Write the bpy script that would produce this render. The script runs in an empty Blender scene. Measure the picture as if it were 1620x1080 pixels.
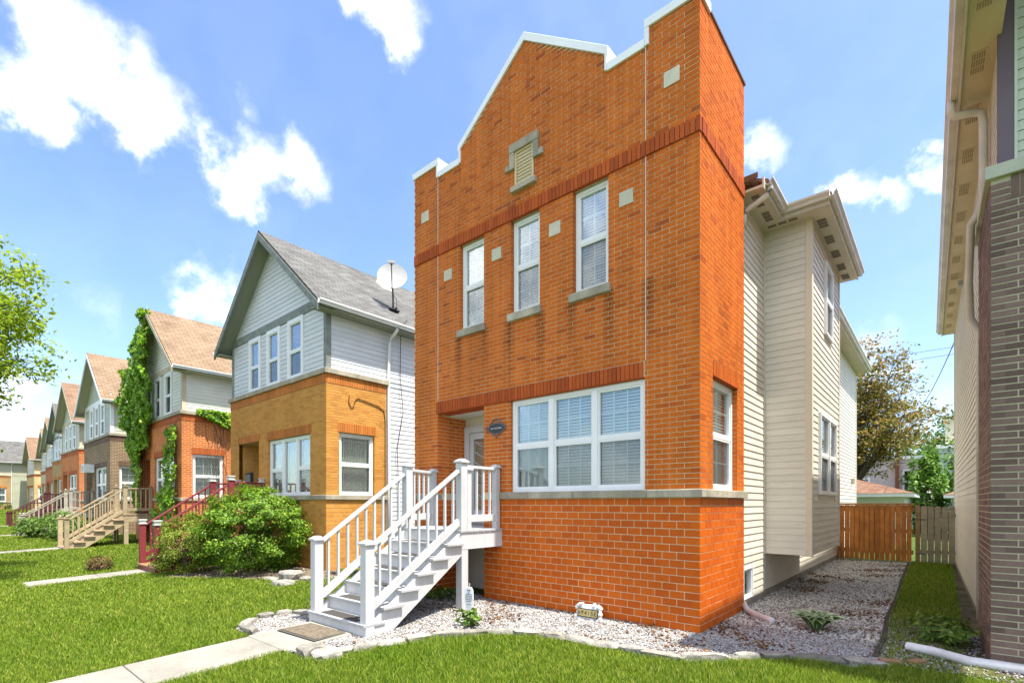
import bpy, bmesh, math, random
import numpy as np
from mathutils import Vector, Matrix
R_ = math.radians
rng = np.random.default_rng(7)
random.seed(7)
sc = bpy.context.scene
COL = sc.collection

# ------------------------------------------------------------------ camera
YAW = 40.4728
EYE = (2.3398, -6.4167, 1.6784)
FOC = 796.944            # focal length in pixels of the 1620 px wide photograph
cam = bpy.data.cameras.new("camera")
cam.sensor_fit = 'HORIZONTAL'; cam.sensor_width = 36.0
cam.lens = FOC / 1620 * 36.0
cam.shift_y = (796.0 - 540.0) / 1620.0
cam.clip_start = 0.05; cam.clip_end = 3000
camo = bpy.data.objects.new("camera", cam)
camo.location = EYE
camo.rotation_euler = (R_(90), 0, R_(YAW))
COL.objects.link(camo)
sc.camera = camo
CF = np.array([-math.sin(R_(YAW)), math.cos(R_(YAW))])
CR = np.array([math.cos(R_(YAW)), math.sin(R_(YAW))])

# ------------------------------------------------------------------ light
SUN_EL, SUN_AZ = 69.3, 3.5      # azimuth measured from +X towards +Y
sdir = Vector((math.cos(R_(SUN_EL)) * math.cos(R_(SUN_AZ)), math.cos(R_(SUN_EL)) * math.sin(R_(SUN_AZ)), math.sin(R_(SUN_EL))))
sl = bpy.data.lights.new("sun", 'SUN'); sl.energy = 2.75; sl.angle = R_(0.6); sl.color = (1.0, 0.965, 0.855)
so = bpy.data.objects.new("sun", sl); so.rotation_euler = (-sdir).to_track_quat('-Z', 'Y').to_euler(); so.location = (20, 0, 40)
COL.objects.link(so)
sc.view_settings.view_transform = 'Standard'
sc.view_settings.look = 'None'
sc.view_settings.exposure = 1.98
sc.view_settings.gamma = 1.0
sc.view_settings.use_curve_mapping = False
sc.render.engine = 'CYCLES'
sc.cycles.use_denoising = True
sc.cycles.max_bounces = 8
sc.cycles.transparent_max_bounces = 12
sc.cycles.sample_clamp_indirect = 6.0

world = bpy.data.worlds.new("World"); sc.world = world; world.use_nodes = True
SKY = 0.15
def pix_dir(x, y):
    u = (x - 810) / FOC; v = (796 - y) / FOC
    d = Vector((CF[0] + u * CR[0], CF[1] + u * CR[1], v)); d.normalize(); return d
# clouds seen in the photograph: pixel centre, radius in pixels, density
CLOUDS = [(95, 45, 80, 1), (165, 110, 85, 1), (235, 185, 75, 1), (315, 225, 48, .9), (30, 140, 85, 1), (85, 205, 45, .9), (395, 275, 72, 1), (460, 275, 62, 1),
          (395, 180, 45, .6), (300, 282, 42, .6), (622, 22, 55, .95), (1205, 248, 46, .95), (1355, 300, 50, .9), (1405, 315, 45, .95), (1485, 270, 48, .8), (1500, 215, 32, .7),
          (110, 262, 36, .6), (150, 490, 85, .5), (345, 478, 72, .95), (60, 560, 110, .6), (0, 650, 140, .9), (1375, 525, 62, .8), (1420, 572, 48, .8), (1480, 650, 120, .6), (700, 5, 40, .3)]
def build_world():
    nt = world.node_tree; N = nt.nodes; L = nt.links
    for n in list(N): N.remove(n)
    out = N.new('ShaderNodeOutputWorld'); bg = N.new('ShaderNodeBackground')
    sky = N.new('ShaderNodeTexSky'); sky.sky_type = 'NISHITA'; sky.sun_disc = False
    sky.sun_elevation = R_(SUN_EL); sky.sun_rotation = math.atan2(sdir.x, sdir.y)
    sky.altitude = 200; sky.air_density = 1.0; sky.dust_density = 1.6; sky.ozone_density = 2.2
    bg.inputs['Strength'].default_value = SKY
    tc = N.new('ShaderNodeTexCoord')
    def math_(op, a, b=None, clamp=False):
        m = N.new('ShaderNodeMath'); m.operation = op; m.use_clamp = clamp
        for i, s in enumerate((a, b)):
            if s is None: continue
            if isinstance(s, (int, float)): m.inputs[i].default_value = s
            else: L.new(s, m.inputs[i])
        return m.outputs[0]
    no = N.new('ShaderNodeTexNoise'); no.inputs['Scale'].default_value = 9.0; no.inputs['Detail'].default_value = 7; no.inputs['Roughness'].default_value = .62
    L.new(tc.outputs['Generated'], no.inputs['Vector'])
    no2 = N.new('ShaderNodeTexNoise'); no2.inputs['Scale'].default_value = 3.2; no2.inputs['Detail'].default_value = 5
    L.new(tc.outputs['Generated'], no2.inputs['Vector'])
    # warp the direction a little so that cloud outlines are ragged
    warp = N.new('ShaderNodeVectorMath'); warp.operation = 'MULTIPLY_ADD'
    sub = N.new('ShaderNodeVectorMath'); sub.operation = 'SUBTRACT'; sub.inputs[1].default_value = (.5, .5, .5)
    L.new(no.outputs['Color'], sub.inputs[0])
    L.new(sub.outputs[0], warp.inputs[0]); warp.inputs[1].default_value = (.16, .16, .16); L.new(tc.outputs['Generated'], warp.inputs[2])
    acc = None
    for (x, y, r, w) in CLOUDS:
        d = pix_dir(x, y); rad = 1.3 * (pix_dir(x + r, y) - d).length
        v = N.new('ShaderNodeVectorMath'); v.operation = 'DISTANCE'; L.new(warp.outputs[0], v.inputs[0]); v.inputs[1].default_value = d
        m = N.new('ShaderNodeMapRange'); m.interpolation_type = 'SMOOTHSTEP'
        m.inputs['From Min'].default_value = 0.0 * rad; m.inputs['From Max'].default_value = 1.65 * rad
        m.inputs['To Min'].default_value = w; m.inputs['To Max'].default_value = 0
        L.new(v.outputs['Value'], m.inputs['Value'])
        acc = m.outputs[0] if acc is None else math_('MAXIMUM', acc, m.outputs[0])
    dens = math_('MULTIPLY', acc, math_('ADD', math_('MULTIPLY', no.outputs['Fac'], 2.4), -.30))
    rm = N.new('ShaderNodeMapRange'); rm.interpolation_type = 'SMOOTHSTEP'
    rm.inputs['From Min'].default_value = .16; rm.inputs['From Max'].default_value = 1.0
    L.new(dens, rm.inputs['Value'])
    # denser clouds added over the unseen sky out of frame, for fill light
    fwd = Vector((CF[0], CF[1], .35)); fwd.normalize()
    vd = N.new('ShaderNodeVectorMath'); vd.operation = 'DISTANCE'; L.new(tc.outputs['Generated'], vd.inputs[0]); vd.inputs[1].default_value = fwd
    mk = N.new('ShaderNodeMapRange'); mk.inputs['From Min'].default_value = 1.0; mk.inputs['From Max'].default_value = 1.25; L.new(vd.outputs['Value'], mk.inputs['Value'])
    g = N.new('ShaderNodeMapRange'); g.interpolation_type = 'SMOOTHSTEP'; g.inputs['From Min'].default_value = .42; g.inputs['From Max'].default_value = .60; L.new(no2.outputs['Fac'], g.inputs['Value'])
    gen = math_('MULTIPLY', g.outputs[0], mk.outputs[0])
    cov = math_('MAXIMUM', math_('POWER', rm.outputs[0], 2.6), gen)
    # thin high veil
    veil = math_('MULTIPLY', math_('SUBTRACT', no2.outputs['Fac'], .30), .10, True)
    cov = math_('MAXIMUM', cov, veil)
    mix = N.new('ShaderNodeMix'); mix.data_type = 'RGBA'
    L.new(cov, mix.inputs['Factor'])
    hs = N.new('ShaderNodeHueSaturation'); hs.inputs['Hue'].default_value = .5045; hs.inputs['Saturation'].default_value = SKYSAT; hs.inputs['Value'].default_value = SKYVAL
    L.new(sky.outputs['Color'], hs.inputs['Color'])
    L.new(hs.outputs['Color'], mix.inputs['A'])
    sh = N.new('ShaderNodeTexNoise'); sh.inputs['Scale'].default_value = 16; sh.inputs['Detail'].default_value = 4; L.new(tc.outputs['Generated'], sh.inputs['Vector'])
    cr = N.new('ShaderNodeValToRGB'); L.new(sh.outputs['Fac'], cr.inputs[0])
    cr.color_ramp.elements[0].position = .36; cr.color_ramp.elements[0].color = (.50, .53, .60, 1); cr.color_ramp.elements[1].position = .56; cr.color_ramp.elements[1].color = (.985, .99, 1.0, 1)
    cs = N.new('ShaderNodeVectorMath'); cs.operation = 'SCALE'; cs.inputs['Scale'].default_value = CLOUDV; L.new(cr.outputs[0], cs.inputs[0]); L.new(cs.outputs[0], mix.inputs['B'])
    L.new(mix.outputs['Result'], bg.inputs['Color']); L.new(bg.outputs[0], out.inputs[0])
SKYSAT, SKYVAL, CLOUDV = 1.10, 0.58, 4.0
build_world()

# ------------------------------------------------------------------ helpers
def gz(y, x=0.0):
    return -0.04 * min(8.0, max(0.0, -y - 0.4)) + 0.016 * min(60.0, max(0.0, -x - 16.0)) * (1.0 if y < 40 else 0.0)
def gza(y, x=0.0):
    return -0.04 * np.clip(-y - 0.4, 0, 8) + 0.016 * np.clip(-np.asarray(x) - 16.0, 0, 60)

def node_mat(name):
    m = bpy.data.materials.new(name); m.use_nodes = True
    nt = m.node_tree; b = nt.nodes['Principled BSDF']
    return m, nt, nt.nodes, nt.links, b
def N_rand(N, L):
    """per-piece random number: face attribute 'rnd' plus the object's own random"""
    at = N.new('ShaderNodeAttribute'); at.attribute_name = 'rnd'
    oi = N.new('ShaderNodeObjectInfo')
    a = N.new('ShaderNodeMath'); a.operation = 'ADD'; L.new(at.outputs['Fac'], a.inputs[0]); L.new(oi.outputs['Random'], a.inputs[1])
    f = N.new('ShaderNodeMath'); f.operation = 'FRACT'; L.new(a.outputs[0], f.inputs[0])
    return f.outputs[0]
def N_ramp(N, L, src, stops, interp='LINEAR'):
    r = N.new('ShaderNodeValToRGB'); r.color_ramp.interpolation = interp
    e = r.color_ramp.elements
    while len(e) < len(stops): e.new(.5)
    for i, (p, c) in enumerate(stops):
        e[i].position = p; e[i].color = (*c, 1)
    L.new(src, r.inputs[0]); return r.outputs[0]
def N_noise(N, L, scale, detail=4, rough=.6, vec='Object', stretch=None):
    tc = N.new('ShaderNodeTexCoord'); n = N.new('ShaderNodeTexNoise')
    n.inputs['Scale'].default_value = scale; n.inputs['Detail'].default_value = detail; n.inputs['Roughness'].default_value = rough
    if vec == 'World':
        g = N.new('ShaderNodeNewGeometry'); src = g.outputs['Position']
    else: src = tc.outputs[vec]
    if stretch:
        mp = N.new('ShaderNodeMapping'); mp.inputs['Scale'].default_value = stretch; L.new(src, mp.inputs['Vector']); src = mp.outputs[0]
    L.new(src, n.inputs['Vector'])
    return n.outputs['Fac']
def N_mul(N, L, col, fac, lo, hi):
    """multiply a colour by a value mapped from fac in 0.3..0.7 to lo..hi"""
    mr = N.new('ShaderNodeMapRange'); mr.inputs['From Min'].default_value = .3; mr.inputs['From Max'].default_value = .7
    mr.inputs['To Min'].default_value = lo; mr.inputs['To Max'].default_value = hi; L.new(fac, mr.inputs['Value'])
    v = N.new('ShaderNodeVectorMath'); v.operation = 'SCALE'; L.new(col, v.inputs[0]); L.new(mr.outputs[0], v.inputs['Scale'])
    return v.outputs[0]
def N_bump(N, L, b, h, strength, dist):
    bp = N.new('ShaderNodeBump'); bp.inputs['Strength'].default_value = strength; bp.inputs['Distance'].default_value = dist
    L.new(h, bp.inputs['Height']); L.new(bp.outputs[0], b.inputs['Normal'])
MATS = {}
def pm(name, stops, rough=.7, spec=.3, n1=None, n2=None, bump=None, rnd=True, metal=0, vec='World', stain=None):
    """general procedural paint: colour ramp over the piece's random, noise in value, fine bump"""
    if name in MATS: return MATS[name]
    m, nt, N, L, b = node_mat(name)
    if isinstance(stops[0], (int, float)): stops = [(0, stops), (1, stops)]
    elif not isinstance(stops[0][1], (tuple, list)): stops = [(i / (len(stops) - 1), c) for i, c in enumerate(stops)]
    src = N_rand(N, L) if rnd else N_noise(N, L, 2.0, vec=vec)
    c = N_ramp(N, L, src, stops)
    if n1: c = N_mul(N, L, c, N_noise(N, L, n1[0], vec=vec), n1[1], n1[2])
    if n2: c = N_mul(N, L, c, N_noise(N, L, n2[0], vec=vec), n2[1], n2[2])
    if stain:
        f = N_noise(N, L, 1.0, 5, .65, vec, stain[0]); c = N_mul(N, L, c, f, stain[1], stain[2])
    L.new(c, b.inputs['Base Color'])
    b.inputs['Roughness'].default_value = rough; b.inputs['Specular IOR Level'].default_value = spec; b.inputs['Metallic'].default_value = metal
    if bump: N_bump(N, L, b, N_noise(N, L, bump[0], 5, .7, vec), bump[1], bump[2])
    MATS[name] = m; return m

class MB:
    """collects faces and links them as one mesh object"""
    def __init__(s): s.v = []; s.f = []; s.r = []; s.uv = []; s.smooth = False
    def quad(s, pts, r=0.0, uv=None):
        i = len(s.v); s.v += [tuple(p) for p in pts]; s.f.append(tuple(range(i, i + len(pts)))); s.r.append(r)
        s.uv.append(uv if uv else [(0, 0)] * len(pts))
    def hexa(s, c, r=0.0, skip=()):
        i = len(s.v); s.v += [tuple(p) for p in c]
        for k, q in enumerate(((0, 3, 2, 1), (4, 5, 6, 7), (0, 1, 5, 4), (1, 2, 6, 5), (2, 3, 7, 6), (3, 0, 4, 7))):
            if k in skip: continue
            s.f.append(tuple(i + j for j in q)); s.r.append(r); s.uv.append([(0, 0)] * 4)
    def box(s, x0, x1, y0, y1, z0, z1, r=0.0):
        s.hexa([(x0, y0, z0), (x1, y0, z0), (x1, y1, z0), (x0, y1, z0), (x0, y0, z1), (x1, y0, z1), (x1, y1, z1), (x0, y1, z1)], r)
    def bar(s, a, b, w, h, up=(0, 0, 1), r=0.0):
        a = Vector(a); b = Vector(b); d = (b - a).normalized(); up = Vector(up)
        sx = d.cross(up)
        if sx.length < 1e-4: sx = d.cross(Vector((1, 0, 0)))
        sx.normalize(); uz = sx.cross(d).normalized()
        c = []
        for p in (a, b):
            c += [p - sx * w / 2 - uz * h / 2, p + sx * w / 2 - uz * h / 2, p + sx * w / 2 + uz * h / 2, p - sx * w / 2 + uz * h / 2]
        s.hexa([c[0], c[1], c[2], c[3], c[4], c[5], c[6], c[7]], r)
    def tube(s, pts, rad, n=8, r=0.0, cap=True):
        pts = [Vector(p) for p in pts]
        if not isinstance(rad, (list, tuple)): rad = [rad] * len(pts)
        rings = []; ref = Vector((.31, .17, .93))
        for i, p in enumerate(pts):
            d = (pts[min(i + 1, len(pts) - 1)] - pts[max(i - 1, 0)]).normalized()
            a = d.cross(ref)
            if a.length < .05: a = d.cross(Vector((1, 0, 0)))
            a.normalize(); b = d.cross(a).normalized()
            base = len(s.v)
            for k in range(n):
                t = 2 * math.pi * k / n; s.v.append(tuple(p + (a * math.cos(t) + b * math.sin(t)) * rad[i]))
            rings.append(base)
        for i in range(len(rings) - 1):
            for k in range(n):
                s.f.append((rings[i] + k, rings[i] + (k + 1) % n, rings[i + 1] + (k + 1) % n, rings[i + 1] + k)); s.r.append(r); s.uv.append([(0, 0)] * 4)
        if cap:
            for base in (rings[0], rings[-1]):
                s.f.append(tuple(base + k for k in range(n))); s.r.append(r); s.uv.append([(0, 0)] * n)
    def prism(s, poly, lo, hi, fn, r=0.0):
        """poly of (a,b); fn(a,b,t) gives a point; extruded from t=lo to t=hi"""
        n = len(poly); i = len(s.v)
        s.v += [tuple(fn(a, b, lo)) for a, b in poly] + [tuple(fn(a, b, hi)) for a, b in poly]
        fs = [tuple(range(i + n - 1, i - 1, -1)), tuple(range(i + n, i + 2 * n))] + [(i + k, i + (k + 1) % n, i + n + (k + 1) % n, i + n + k) for k in range(n)]
        for f in fs: s.f.append(f); s.r.append(r); s.uv.append([(0, 0)] * len(f))
    def mesh(s, name):
        me = bpy.data.meshes.new(name); me.from_pydata(s.v, [], s.f)
        at = me.attributes.new('rnd', 'FLOAT', 'FACE'); at.data.foreach_set('value', np.array(s.r, dtype=np.float32))
        if any(u[0] != u[1] for u in s.uv if len(u) > 1):
            uv = me.uv_layers.new(name='UVMap'); flat = np.array([c for u in s.uv for p in u for c in p], dtype=np.float32); uv.data.foreach_set('uv', flat)
        if s.smooth: me.polygons.foreach_set('use_smooth', np.ones(len(me.polygons), dtype=bool))
        return me
    def build(s, name, m, parent=None, bevel=0, loc=(0, 0, 0), fix=True):
        me = s.mesh(name)
        if fix and len(s.f) < 20000:
            bm = bmesh.new(); bm.from_mesh(me); bmesh.ops.recalc_face_normals(bm, faces=bm.faces); bm.to_mesh(me); bm.free()
        return obj(name, me, m, parent, loc, bevel)
def obj(name, me, m, parent=None, loc=(0, 0, 0), bevel=0, rot=None, scale=None):
    o = bpy.data.objects.new(name, me); COL.objects.link(o)
    if m is not None and len(me.materials) == 0: me.materials.append(m)
    o.location = loc
    if rot: o.rotation_euler = rot
    if scale: o.scale = scale
    if parent: o.parent = parent
    if bevel:
        b = o.modifiers.new('edge', 'BEVEL'); b.width = bevel; b.segments = 1; b.limit_method = 'ANGLE'
    return o
def tag(o, label, cat, group=None):
    o['label'] = label; o['category'] = cat
    if group: o['group'] = group
    return o
def thing(name, label, cat, loc=(0, 0, 0), rz=0, group=None):
    o = bpy.data.objects.new(name, None); COL.objects.link(o); o.empty_display_size = .2
    o.location = loc; o.rotation_euler = (0, 0, rz); return tag(o, label, cat, group)
def stuff(o): o['kind'] = 'stuff'; return o
def struct(o): o['kind'] = 'structure'; return o
def np_mesh(name, V, F, m, parent=None, rnd=None, smooth=False):
    """big mesh from arrays: V (n,3); F (k,3) or (k,4)"""
    me = bpy.data.meshes.new(name); V = np.ascontiguousarray(V, dtype=np.float32); F = np.ascontiguousarray(F, dtype=np.int32)
    me.vertices.add(len(V)); me.vertices.foreach_set('co', V.ravel())
    k = F.shape[1]
    me.loops.add(F.size); me.loops.foreach_set('vertex_index', F.ravel())
    me.polygons.add(len(F)); me.polygons.foreach_set('loop_start', np.arange(0, F.size, k, dtype=np.int32))
    me.polygons.foreach_set('loop_total', np.full(len(F), k, dtype=np.int32))
    if rnd is not None:
        at = me.attributes.new('rnd', 'FLOAT', 'FACE'); at.data.foreach_set('value', np.ascontiguousarray(rnd, dtype=np.float32))
    if smooth: me.polygons.foreach_set('use_smooth', np.ones(len(F), dtype=bool))
    me.update(); me.validate()
    return obj(name, me, m, parent)
_unit = {}
def ubox(name, m, parent, c, d, rot=None):
    """a box that shares one unit mesh per material; c centre, d size"""
    if m.name not in _unit:
        b = MB(); b.box(-.5, .5, -.5, .5, -.5, .5); me = b.mesh('box'); me.materials.append(m); _unit[m.name] = me
    return obj(name, _unit[m.name], m, parent, c, 0, rot, d)

class Fr:
    """a wall's frame: u along the wall, n outwards, z up (local to the house)"""
    def __init__(s, O, U, N): s.O = O; s.U = U; s.N = N
    def p(s, u, n, z): return (s.O[0] + u * s.U[0] + n * s.N[0], s.O[1] + u * s.U[1] + n * s.N[1], z)
    def box(s, mb, u0, u1, n0, n1, z0, z1, r=0.0, skip=()):
        mb.hexa([s.p(u0, n1, z0), s.p(u1, n1, z0), s.p(u1, n0, z0), s.p(u0, n0, z0), s.p(u0, n1, z1), s.p(u1, n1, z1), s.p(u1, n0, z1), s.p(u0, n0, z1)], r, skip)
    def ubox(s, name, m, parent, u0, u1, n0, n1, z0, z1):
        c = s.p((u0 + u1) / 2, (n0 + n1) / 2, (z0 + z1) / 2)
        du, dn = abs(u1 - u0), abs(n1 - n0)
        dx, dy = (du, dn) if abs(s.U[0]) > .5 else (dn, du)
        return ubox(name, m, parent, c, (dx, dy, z1 - z0))

# ------------------------------------------------------------------ materials
def brick_mat(name, stops, lo=.72, hi=1.12, rough=.75, spec=.25, coarse=3.0, streak=None, sills=None):
    if name in MATS: return MATS[name]
    m, nt, N, L, b = node_mat(name)
    c = N_ramp(N, L, N_rand(N, L), stops)
    c = N_mul(N, L, c, N_noise(N, L, 1.1, 4, .6, 'World', (1, 1, .55)), lo, hi)
    c = N_mul(N, L, c, N_noise(N, L, 60, 4, .7, 'World'), .82, 1.12)
    if streak: c = N_mul(N, L, c, N_noise(N, L, 1.0, 5, .65, 'World', (7, 7, .35)), streak, 1.06)
    if sills:      # rain-water stains running down from the ends of the stone sills
        g = N.new('ShaderNodeNewGeometry'); sp = N.new('ShaderNodeSeparateXYZ'); L.new(g.outputs['Position'], sp.inputs[0]); acc = None
        nx = N_noise(N, L, 3.0, 4, .7, 'World', (3, 3, .8))
        def mth(op, a, b_):
            m_ = N.new('ShaderNodeMath'); m_.operation = op
            for i, q in enumerate((a, b_)):
                if isinstance(q, (int, float)): m_.inputs[i].default_value = q
                else: L.new(q, m_.inputs[i])
            return m_.outputs[0]
        xx = mth('ADD', sp.outputs[0], mth('MULTIPLY', mth('SUBTRACT', nx, .5), .16))
        for sx in sills:
            d = N.new('ShaderNodeMath'); d.operation = 'ABSOLUTE'; L.new(mth('SUBTRACT', xx, sx), d.inputs[0])
            mr = N.new('ShaderNodeMapRange'); mr.inputs['From Min'].default_value = .0; mr.inputs['From Max'].default_value = .13; mr.inputs['To Min'].default_value = 1; mr.inputs['To Max'].default_value = 0; L.new(d.outputs[0], mr.inputs['Value'])
            acc = mr.outputs[0] if acc is None else mth('MAXIMUM', acc, mr.outputs[0])
        zm = N.new('ShaderNodeMapRange'); zm.inputs['From Min'].default_value = 3.55; zm.inputs['From Max'].default_value = 4.72; L.new(sp.outputs[2], zm.inputs['Value'])
        below = mth('LESS_THAN', sp.outputs[2], 4.74); f = mth('MULTIPLY', mth('MULTIPLY', acc, zm.outputs[0]), mth('MULTIPLY', below, mth('LESS_THAN', sp.outputs[1], .02)))
        v = N.new('ShaderNodeVectorMath'); v.operation = 'SCALE'; L.new(c, v.inputs[0]); L.new(mth('SUBTRACT', 1.0, mth('MULTIPLY', f, .62)), v.inputs['Scale']); c = v.outputs[0]
    L.new(c, b.inputs['Base Color']); b.inputs['Roughness'].default_value = rough; b.inputs['Specular IOR Level'].default_value = spec
    N_bump(N, L, b, N_noise(N, L, 140, 4, .7, 'World'), .35, .004)
    MATS[name] = m; return m
def uv_brick_mat(name, c1, c2, mortar, bw=.203, rh=.0677, ms=.0085):
    """brickwork too far off to show single bricks (UV in metres)"""
    if name in MATS: return MATS[name]
    m, nt, N, L, b = node_mat(name)
    tc = N.new('ShaderNodeUVMap'); t = N.new('ShaderNodeTexBrick')
    L.new(tc.outputs[0], t.inputs['Vector'])
    for k, v in (('Scale', 1.0), ('Brick Width', bw), ('Row Height', rh), ('Mortar Size', ms), ('Mortar Smooth', .15), ('Bias', 0.0)): t.inputs[k].default_value = v
    t.inputs['Color1'].default_value = (*c1, 1); t.inputs['Color2'].default_value = (*c2, 1); t.inputs['Mortar'].default_value = (*mortar, 1)
    c = N_mul(N, L, t.outputs['Color'], N_noise(N, L, 1.2, 4, .6, 'World'), .82, 1.12)
    L.new(c, b.inputs['Base Color']); b.inputs['Roughness'].default_value = .85; b.inputs['Specular IOR Level'].default_value = .1
    inv = N.new('ShaderNodeMath'); inv.operation = 'SUBTRACT'; inv.inputs[0].default_value = 1; L.new(t.outputs['Fac'], inv.inputs[1])
    N_bump(N, L, b, inv.outputs[0], .6, .008)
    MATS[name] = m; return m
def shingle_mat(name, c1, c2, dark=None):
    if name in MATS: return MATS[name]
    m, nt, N, L, b = node_mat(name)
    tc = N.new('ShaderNodeUVMap'); t = N.new('ShaderNodeTexBrick'); L.new(tc.outputs[0], t.inputs['Vector'])
    for k, v in (('Scale', 1.0), ('Brick Width', .32), ('Row Height', .14), ('Mortar Size', .012), ('Mortar Smooth', .4), ('Bias', 0.0)): t.inputs[k].default_value = v
    t.inputs['Color1'].default_value = (*c1, 1); t.inputs['Color2'].default_value = (*c2, 1); t.inputs['Mortar'].default_value = (*[x * .45 for x in c1], 1)
    c = N_mul(N, L, t.outputs['Color'], N_noise(N, L, 1.3, 5, .7, 'World'), .75, 1.15)
    c = N_mul(N, L, c, N_noise(N, L, 45, 3, .7, 'World'), .8, 1.15)
    if dark:   # torn and stained rows
        f = N_noise(N, L, 1.0, 5, .7, 'UV', (.55, 5.5, 1))
        mr = N.new('ShaderNodeMapRange'); mr.inputs['From Min'].default_value = .66; mr.inputs['From Max'].default_value = .70; L.new(f, mr.inputs['Value'])
        mx = N.new('ShaderNodeMix'); mx.data_type = 'RGBA'; L.new(mr.outputs[0], mx.inputs['Factor']); L.new(c, mx.inputs['A']); mx.inputs['B'].default_value = (*dark, 1); c = mx.outputs['Result']
    L.new(c, b.inputs['Base Color']); b.inputs['Roughness'].default_value = .95; b.inputs['Specular IOR Level'].default_value = .15
    wv = N.new('ShaderNodeSeparateXYZ'); L.new(tc.outputs[0], wv.inputs[0])
    dv = N.new('ShaderNodeMath'); dv.operation = 'DIVIDE'; dv.inputs[1].default_value = .14; L.new(wv.outputs[1], dv.inputs[0])
    fr = N.new('ShaderNodeMath'); fr.operation = 'FRACT'; L.new(dv.outputs[0], fr.inputs[0])
    om = N.new('ShaderNodeMath'); om.operation = 'SUBTRACT'; om.inputs[0].default_value = 1; L.new(fr.outputs[0], om.inputs[1])
    N_bump(N, L, b, om.outputs[0], .7, .02)
    MATS[name] = m; return m
def glass_mat(name='window_glass', tint=(.9, .95, .95), refl=.55):
    if name in MATS: return MATS[name]
    m = bpy.data.materials.new(name); m.use_nodes = True; nt = m.node_tree; N = nt.nodes; L = nt.links
    for n in list(N): N.remove(n)
    o = N.new('ShaderNodeOutputMaterial'); tr = N.new('ShaderNodeBsdfTransparent'); gl = N.new('ShaderNodeBsdfGlossy'); mx = N.new('ShaderNodeMixShader'); lw = N.new('ShaderNodeLayerWeight')
    tr.inputs[0].default_value = (*tint, 1); gl.inputs['Roughness'].default_value = .02; gl.inputs['Color'].default_value = (1, 1, 1, 1)
    lw.inputs['Blend'].default_value = .35
    mr = N.new('ShaderNodeMapRange'); mr.inputs['To Min'].default_value = .09; mr.inputs['To Max'].default_value = refl; L.new(lw.outputs['Fresnel'], mr.inputs['Value'])
    no = N_noise(N, L, .9, 2, .5, 'World'); bp = N.new('ShaderNodeBump'); bp.inputs['Strength'].default_value = .12; bp.inputs['Distance'].default_value = .03; L.new(no, bp.inputs['Height']); L.new(bp.outputs[0], gl.inputs['Normal'])
    L.new(mr.outputs[0], mx.inputs[0]); L.new(tr.outputs[0], mx.inputs[1]); L.new(gl.outputs[0], mx.inputs[2]); L.new(mx.outputs[0], o.inputs[0])
    MATS[name] = m; return m
def screen_mat():
    if 'screen' in MATS: return MATS['screen']
    m = bpy.data.materials.new('insect_screen'); m.use_nodes = True; nt = m.node_tree; N = nt.nodes; L = nt.links
    for n in list(N): N.remove(n)
    o = N.new('ShaderNodeOutputMaterial'); tr = N.new('ShaderNodeBsdfTransparent'); df = N.new('ShaderNodeBsdfDiffuse'); mx = N.new('ShaderNodeMixShader')
    df.inputs[0].default_value = (.16, .16, .16, 1); mx.inputs[0].default_value = .15
    L.new(tr.outputs[0], mx.inputs[1]); L.new(df.outputs[0], mx.inputs[2]); L.new(mx.outputs[0], o.inputs[0]); MATS['screen'] = m; return m
def leaf_mat(name, stops, trans=.35, rough=.5):
    if name in MATS: return MATS[name]
    m, nt, N, L, b = node_mat(name)
    c = N_ramp(N, L, N_rand(N, L), stops)
    L.new(c, b.inputs['Base Color']); b.inputs['Roughness'].default_value = rough; b.inputs['Specular IOR Level'].default_value = .35
    t = N.new('ShaderNodeBsdfTranslucent'); L.new(c, t.inputs[0]); mx = N.new('ShaderNodeMixShader'); mx.inputs[0].default_value = trans
    o = N['Material Output']; L.new(b.outputs[0], mx.inputs[1]); L.new(t.outputs[0], mx.inputs[2]); L.new(mx.outputs[0], o.inputs[0])
    MATS[name] = m; return m
M_GLASS = glass_mat(); M_SCREEN = screen_mat()
M_WHITE = pm('white_paint', [(.55, .55, .56), (.60, .60, .61)], .5, .3, n1=(1.8, .88, 1.04), n2=(40, .93, 1.03), bump=(60, .15, .004), stain=((9, 9, 1.5), .90, 1.04))
M_VINYL = pm('white_vinyl', [(.78, .78, .79), (.82, .82, .82)], .35, .4, n1=(2, .95, 1.02))
M_STONE = pm('limestone', [(.40, .355, .27), (.52, .465, .36)], .85, .2, n1=(3, .72, 1.1), n2=(50, .85, 1.1), bump=(90, .3, .004), stain=((4, 4, .8), .7, 1.1))
M_PALE = pm('pale_stone', [(.56, .515, .40), (.66, .61, .48)], .85, .2, n1=(3, .85, 1.08), n2=(60, .9, 1.06), bump=(90, .3, .004))
M_CONC = pm('concrete', [(.27, .25, .215), (.31, .29, .25)], .9, .2, n1=(1.6, .72, 1.10), n2=(35, .84, 1.10), bump=(120, .4, .005))
M_MORTAR = pm('mortar', [(.64, .53, .34), (.68, .57, .38)], .95, .1, n1=(1.5, .8, 1.08), n2=(60, .85, 1.1), bump=(150, .4, .004))
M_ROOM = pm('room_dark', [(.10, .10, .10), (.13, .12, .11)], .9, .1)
M_BLIND = pm('blind', [(.80, .82, .82), (.84, .86, .86)], .5, .3)
M_DRAPE = pm('drape', [(.55, .53, .46), (.62, .60, .53)], .8, .1)
M_METAL = pm('dark_metal', [(.05, .05, .055), (.07, .07, .07)], .4, .5, metal=.6)
M_GUTTER = pm('gutter_enamel', [(.62, .58, .50), (.66, .62, .54)], .4, .4, n1=(2, .85, 1.05), stain=((3, 3, 3), .8, 1.06))
M_GUTW = pm('white_gutter_enamel', [(.72, .72, .72), (.75, .75, .75)], .4, .4, n1=(2, .9, 1.03))
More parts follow.
